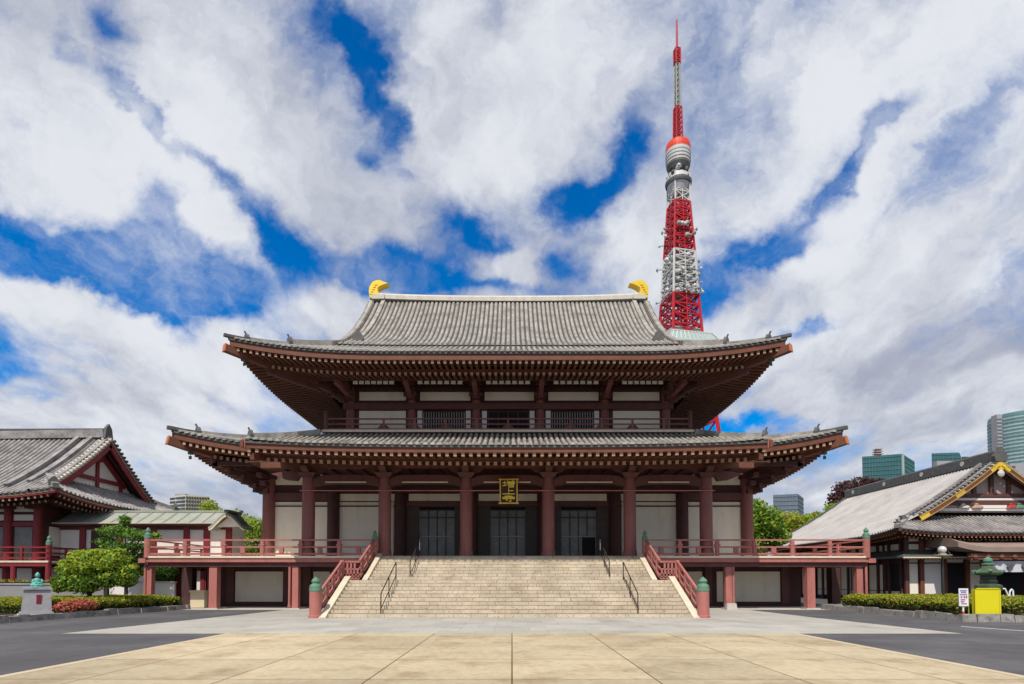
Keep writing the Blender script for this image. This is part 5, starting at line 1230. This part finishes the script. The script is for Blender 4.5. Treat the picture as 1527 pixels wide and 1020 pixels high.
def rubble_kerb(name, label, path, w, h, m, inward):
    t = MB(); rd = random.Random(11)
    for (a, c) in zip(path, path[1:]):
        d = Vector((c[0]-a[0], c[1]-a[1])); L_ = d.length; d.normalize(); nrm = Vector((d.y, -d.x))*inward; s = 0
        while s < L_-.05:
            l_ = min(rd.uniform(.45, .95), L_-s); j = [rd.uniform(-.03, .03) for _ in range(8)]
            p0 = Vector(a)+d*(s+.012); p1 = Vector(a)+d*(s+l_-.012); q1 = p1+nrm*w; q0 = p0+nrm*w; hh = h+rd.uniform(-.035, .035); o_ = rd.uniform(.0, .04)
            p0 += nrm*(o_+j[0]); p1 += nrm*(o_+j[1])
            t.hexa([(p0.x, p0.y, -.02), (p1.x, p1.y, -.02), (q1.x, q1.y, -.02), (q0.x, q0.y, -.02), (p0.x+nrm.x*.04, p0.y+nrm.y*.04, hh+j[4]), (p1.x+nrm.x*.04, p1.y+nrm.y*.04, hh+j[5]), (q1.x, q1.y, hh), (q0.x, q0.y, hh)], m)
            s += l_
    return tag(t.build(name), label, 'kerb')
soil = mat('bed_soil', (.07, .05, .032), .95, .3, 3, 30)
LP = [(-19.95, 22.1), (-18.82, 33.5)]
rubble_kerb('stone_kerb', 'grey stone kerb edging the left planting bed', [(-34, 22.0), (-19.95, 22.1), (-18.82, 33.5), (-23, 33.6)], .32, .27, kerbm, -1)
sheet('bed_ground', [(-34, 22.2), (-20.1, 22.3), (-19.0, 33.3), (-34, 33.3)], .17, soil)
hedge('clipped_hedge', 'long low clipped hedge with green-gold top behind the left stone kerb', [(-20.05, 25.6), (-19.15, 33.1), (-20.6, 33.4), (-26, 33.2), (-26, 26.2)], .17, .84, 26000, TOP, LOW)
hedge('clipped_hedge', 'short piece of low hedge left of the stone pedestal', [(-29, 23.0), (-22.6, 23.2), (-22.5, 25.2), (-29, 25.4)], .17, .82, 9000, TOP, LOW)
az = thing('azalea_bush', 'low azalea bush with coral pink flowers beside the pedestal', 'bush', (-19.9, 26, .17))
def faz():
    d = rdir(); k = random.random()**.4; return (-20.05+d.x*.42*k, 26.35+d.y*1.35*k, .45+d.z*.34*k), d, 0
b = MB(); leaves(b, 1900, faz, .05, [lf_d, lf_g, lf_br]); b.build('foliage', az)
b = MB(); leaves(b, 1500, lambda: (lambda r: ((r[0][0]+.06, r[0][1]-.06, r[0][2]+.05), r[1], 0))(faz()), .048, [lf_pk]); b.build('flowers', az)
rubble_kerb('stone_kerb', 'rough stone kerb edging the right planting bed', [(19.5, 33.6), (18.1, 33.5), (18.28, 23.1), (34, 22.2)], .34, .29, kerbm, -1)
sheet('bed_ground', [(18.4, 33.3), (18.55, 23.4), (34, 22.5), (34, 33.3)], .18, soil)
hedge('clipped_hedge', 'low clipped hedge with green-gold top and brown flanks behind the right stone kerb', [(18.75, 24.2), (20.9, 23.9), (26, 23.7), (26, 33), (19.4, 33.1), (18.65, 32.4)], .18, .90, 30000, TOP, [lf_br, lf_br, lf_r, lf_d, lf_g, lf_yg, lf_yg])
lw = MB(); lw.box(-33, -22.4, 31.3, 31.6, 0, 1.45, greyw); lw.box(-33, -22.35, 31.25, 31.65, 1.45, 1.52, stone); tag(lw.build('garden_wall'), 'low grey garden wall in front of the left hall base', 'wall')
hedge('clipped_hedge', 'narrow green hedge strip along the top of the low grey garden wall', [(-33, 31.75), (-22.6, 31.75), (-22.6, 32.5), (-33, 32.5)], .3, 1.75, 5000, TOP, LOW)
# ------------------------------------------------------------------ small things
PA = R(40); PC = (-21.05, 25.3)
pd = thing('stone_pedestal', 'grey granite pedestal with a dark red plaque on the left kerb', 'pedestal', (-20.9, 25.2, .1))
px_, py_ = PC
def pbox(b, w, d, z0, z1, m, w1=None, d1=None):
    w1 = w1 or w; d1 = d1 or d
    b.hexa([(px_-w/2, py_-d/2, z0), (px_+w/2, py_-d/2, z0), (px_+w/2, py_+d/2, z0), (px_-w/2, py_+d/2, z0), (px_-w1/2, py_-d1/2, z1), (px_+w1/2, py_-d1/2, z1), (px_+w1/2, py_+d1/2, z1), (px_-w1/2, py_+d1/2, z1)], m)
b = MB(); pbox(b, 1.32, 1.2, -.02, .22, stone_lt); pbox(b, 1.18, 1.06, .22, .30, stone); b.spin(PC, PA).build('plinth', pd)
b = MB(); pbox(b, 1.06, .96, .30, 1.28, stone, .90, .82); b.spin(PC, PA).build('shaft', pd)
b = MB(); pbox(b, 1.04, .96, 1.28, 1.345, stone); pbox(b, .96, .88, 1.345, 1.39, stone); b.spin(PC, PA).build('cap', pd)
b = MB(); b.box(px_-.02, px_+.15, py_-.47, py_-.38, .66, 1.06, mat('red_plaque', (.20, .02, .03), .5, .1, 4, 20)); b.spin(PC, PA).build('plaque', pd)
b = MB(); c = (px_, py_, 1.39)   # seated figure
b.lathe(c, [(.225, 0), (.235, .03), (.20, .06)], 18, teal_br, 1, .8); b.lathe((c[0], c[1]-.02, c[2]+.06), [(.19, 0), (.205, .04), (.17, .09), (.10, .15)], 18, teal_br, 1.22, .78)
b.lathe((c[0], c[1]+.02, c[2]+.13), [(.10, 0), (.10, .08), (.145, .19), (.13, .235), (.045, .27), (.04, .31)], 16, teal_br, 1, .72)
b.lathe((c[0], c[1], c[2]+.435), [(.03, 0), (.068, .03), (.086, .08), (.084, .13), (.06, .17), (.035, .19), (.03, .215), (.005, .23)], 14, teal_br, 1, 1.05)
for s in (-1, 1):
    b.tube((c[0]+s*.135, c[1]+.02, c[2]+.33), (c[0]+s*.175, c[1]-.03, c[2]+.20), .045, .038, 9, teal_br); b.tube((c[0]+s*.175, c[1]-.03, c[2]+.20), (c[0]+s*.025, c[1]-.16, c[2]+.18), .038, .028, 9, teal_br)
    b.tube((c[0]+s*.19, c[1]-.03, c[2]+.10), (c[0]-s*.03, c[1]-.17, c[2]+.09), .06, .042, 9, teal_br); b.box(c[0]+s*.08-.012, c[0]+s*.08+.012, c[1]-.01, c[1]+.03, c[2]+.45, c[2]+.53, teal_br)
b.box(c[0]-.012, c[0]+.012, c[1]-.10, c[1]-.07, c[2]+.475, c[2]+.515, teal_br)
tag(b.spin(PC, PA).build('seated_statue', smooth=True), 'small turquoise bronze seated figure on the granite pedestal', 'statue')
cb = thing('notice_cabinet', 'cream cabinet standing under the left veranda beside a red post', 'cabinet', (-19.1, 34.8, 0))
b = MB(); b.box(-19.5, -18.65, 34.6, 35.0, .03, .95, mat('cream_board', (.62, .52, .36), .7, .08, 2, 15)); b.build('cabinet_body', cb); b = MB(); b.box(-19.56, -18.6, 34.55, 35.05, .95, 1.08, MATS['cream_board']); b.build('cabinet_top', cb)
sb = MB(); sb.hexa([(12.25, 32.55, 0), (12.85, 32.55, 0), (12.85, 32.9, 0), (12.25, 32.9, 0), (12.28, 32.57, .36), (12.8, 32.58, .38), (12.8, 32.88, .38), (12.28, 32.88, .36)], stone_lt); tag(sb.build('stone_block'), 'small pale stone block at the foot of the right veranda post', 'stone')
sg = thing('notice_sign', 'small white notice sign on a red and white post at the right kerb', 'sign', (18.62, 23.35, .2))
b = MB(); b.box(18.44, 18.82, 23.28, 23.31, .64, 1.36, signw); o = b.build('sign_panel', sg)
k = MB()
for z, m, x0, x1 in ((1.27, signp, 18.49, 18.77), (1.20, signp, 18.52, 18.74), (1.11, signp, 18.48, 18.78), (.90, signp, 18.50, 18.70), (.82, signp, 18.5, 18.66), (.74, signr, 18.52, 18.76)):
    for i in range(5): xx = x0+(x1-x0)*i/5; k.box(xx, xx+(x1-x0)/5*.68, 23.272, 23.28, z-.025, z+.025, m)
k.box(18.5, 18.57, 23.272, 23.28, .98, 1.04, signr); k.box(18.62, 18.68, 23.272, 23.28, .97, 1.05, signp); k.box(18.71, 18.77, 23.272, 23.28, .96, 1.05, signr); k.build('sign_marks', o)
b = MB(); b.tube((18.64, 23.34, .1), (18.64, 23.34, .42), .04, .04, 8, signr); b.tube((18.64, 23.34, .42), (18.64, 23.34, 1.3), .035, .035, 8, signw); b.build('post', sg)
sg.location.x -= .21
b = MB(); b.tube((18.78, 23.5, .15), (18.78, 23.5, 1.25), .025, .022, 8, lf_yg); tag(b.build('garden_stake'), 'thin green stake between the white sign and the yellow board', 'stake')
yb = thing('yellow_board', 'bright yellow upright board at the right hedge below the bronze lantern', 'board', (20.05, 23.9, .2))
b = MB(); b.box(19.52, 20.55, 23.55, 23.72, .24, 1.34, yellow); b.build('panel', yb); b = MB(); b.box(19.50, 19.56, 23.53, 23.55, .24, 1.36, mat('yellow_frame', (.62, .55, .02), .5, .05, 2, 9)); b.box(20.51, 20.57, 23.53, 23.55, .24, 1.36, MATS['yellow_frame']); b.box(19.50, 20.57, 23.53, 23.55, 1.32, 1.37, MATS['yellow_frame']); b.build('frame', yb); yb.location.x -= .42
ln = thing('bronze_lantern', 'tall green bronze lantern rising behind the yellow board', 'lantern', (21.55, 25.8, 0))
LZ = lambda y: zat(y, 25.8); LXc = xat(1473.5, 855, 25.8)
b = MB(); b.lathe((LXc, 25.8, 0), [(.55, 0), (.55, .3), (.42, .4), (.25, .6), (.22, 1.0), (.45, 1.2), (.50, LZ(877)), (.50, LZ(873)), (.36, LZ(871))], 8, bronze); b.build('shaft', ln)
b = MB(); b.lathe((LXc, 25.8, 0), [(.33, LZ(872)), (.34, LZ(868)), (.38, LZ(867)), (.31, LZ(866)), (.31, LZ(858)), (.38, LZ(857))], 6, mat('dark_bronze', (.035, .05, .04), .5, .3, 6, 20)); b.build('fire_chamber', ln)
b = MB(); b.lathe((LXc, 25.8, 0), [(.40, LZ(858)), (.50, LZ(857)), (.54, LZ(854)), (.44, LZ(852.5)), (.32, LZ(848)), (.24, LZ(844)), (.18, LZ(842))], 6, bronze)
for i in range(6): a = math.pi/3*i; b.path([(LXc+math.cos(a)*.32, 25.8+math.sin(a)*.32, LZ(850)), (LXc+math.cos(a)*.52, 25.8+math.sin(a)*.52, LZ(854)), (LXc+math.cos(a)*.60, 25.8+math.sin(a)*.60, LZ(850.5))], .08, .08, verd)
b.build('roof', ln)
b = MB(); b.lathe((LXc, 25.8, 0), [(.16, LZ(843)), (.24, LZ(842)), (.24, LZ(840.5)), (.12, LZ(839.5)), (.18, LZ(837)), (.17, LZ(834)), (.08, LZ(831.5)), (.01, LZ(830))], 14, verd); b.build('finial', ln)
lp = thing('street_lamp', 'lamp post with pale globe in a dark ring, rising behind the right hedge', 'street lamp', (xat(1405, 820, 30), 30, 0))
lx = xat(1405, 820, 30); LZ = lambda y: zat(y, 30)
b = MB(); b.tube((lx, 30, 0), (lx, 30, LZ(829)), .06, .05, 10, lampm); b.tube((lx, 30, 0), (lx, 30, .4), .12, .1, 10, lampm); b.build('pole', lp)
b = MB(); b.lathe((lx, 30, LZ(831)), [(.08, 0), (.30, .04), (.43, .06), (.45, .11), (.38, .13), (.2, .14), (.18, .2)], 18, mat('lamp_ring', (.30, .28, .20), .45, .15, 5, 20)); b.build('ring', lp)
b = MB(); r = .20; b.lathe((lx, 30, LZ(820)), [(r*math.cos(a), r*math.sin(a)) for a in lin(-1.2, 1.5, 9)], 18, globe); b.build('globe', lp, True)
k = MB()
for i in range(4): a = .6+i*math.pi/2; k.tube((lx+math.cos(a)*.40, 30+math.sin(a)*.40, LZ(829)), (lx+math.cos(a)*.25, 30+math.sin(a)*.25, LZ(822)), .02, .02, 6, lampm)
k.build('bracket', lp)
b = MB(); x0, x1 = xat(1494, 880, 27), xat(1514, 880, 27); z1 = zat(878, 27)
b.pipe([(x0-.35, 27, z1), (x0+.15, 27, z1), (x0+.32, 27, z1-.4), (x0+.32, 27, .17)], .035, 8, signw); b.pipe([(x0+.42, 27.1, .17), (x0+.45, 27.1, z1-.15), (x0+.55, 27.1, z1-.02), (x1-.02, 27.1, z1-.1), (x1, 27.1, .17)], .035, 8, signw)
tag(b.build('pipe_barrier'), 'white bent pipe barrier in the hedge right of the yellow board', 'barrier')
lwp = MB(); lwp.box(-29.8, -22.6, 38.2, 38.4, 0, 1.5, white_pl); lwp.box(-29.8, -22.55, 38.15, 38.45, 1.5, 1.62, stone_lt); tag(lwp.build('white_wall'), 'low white wall behind the rounded shrub', 'wall')
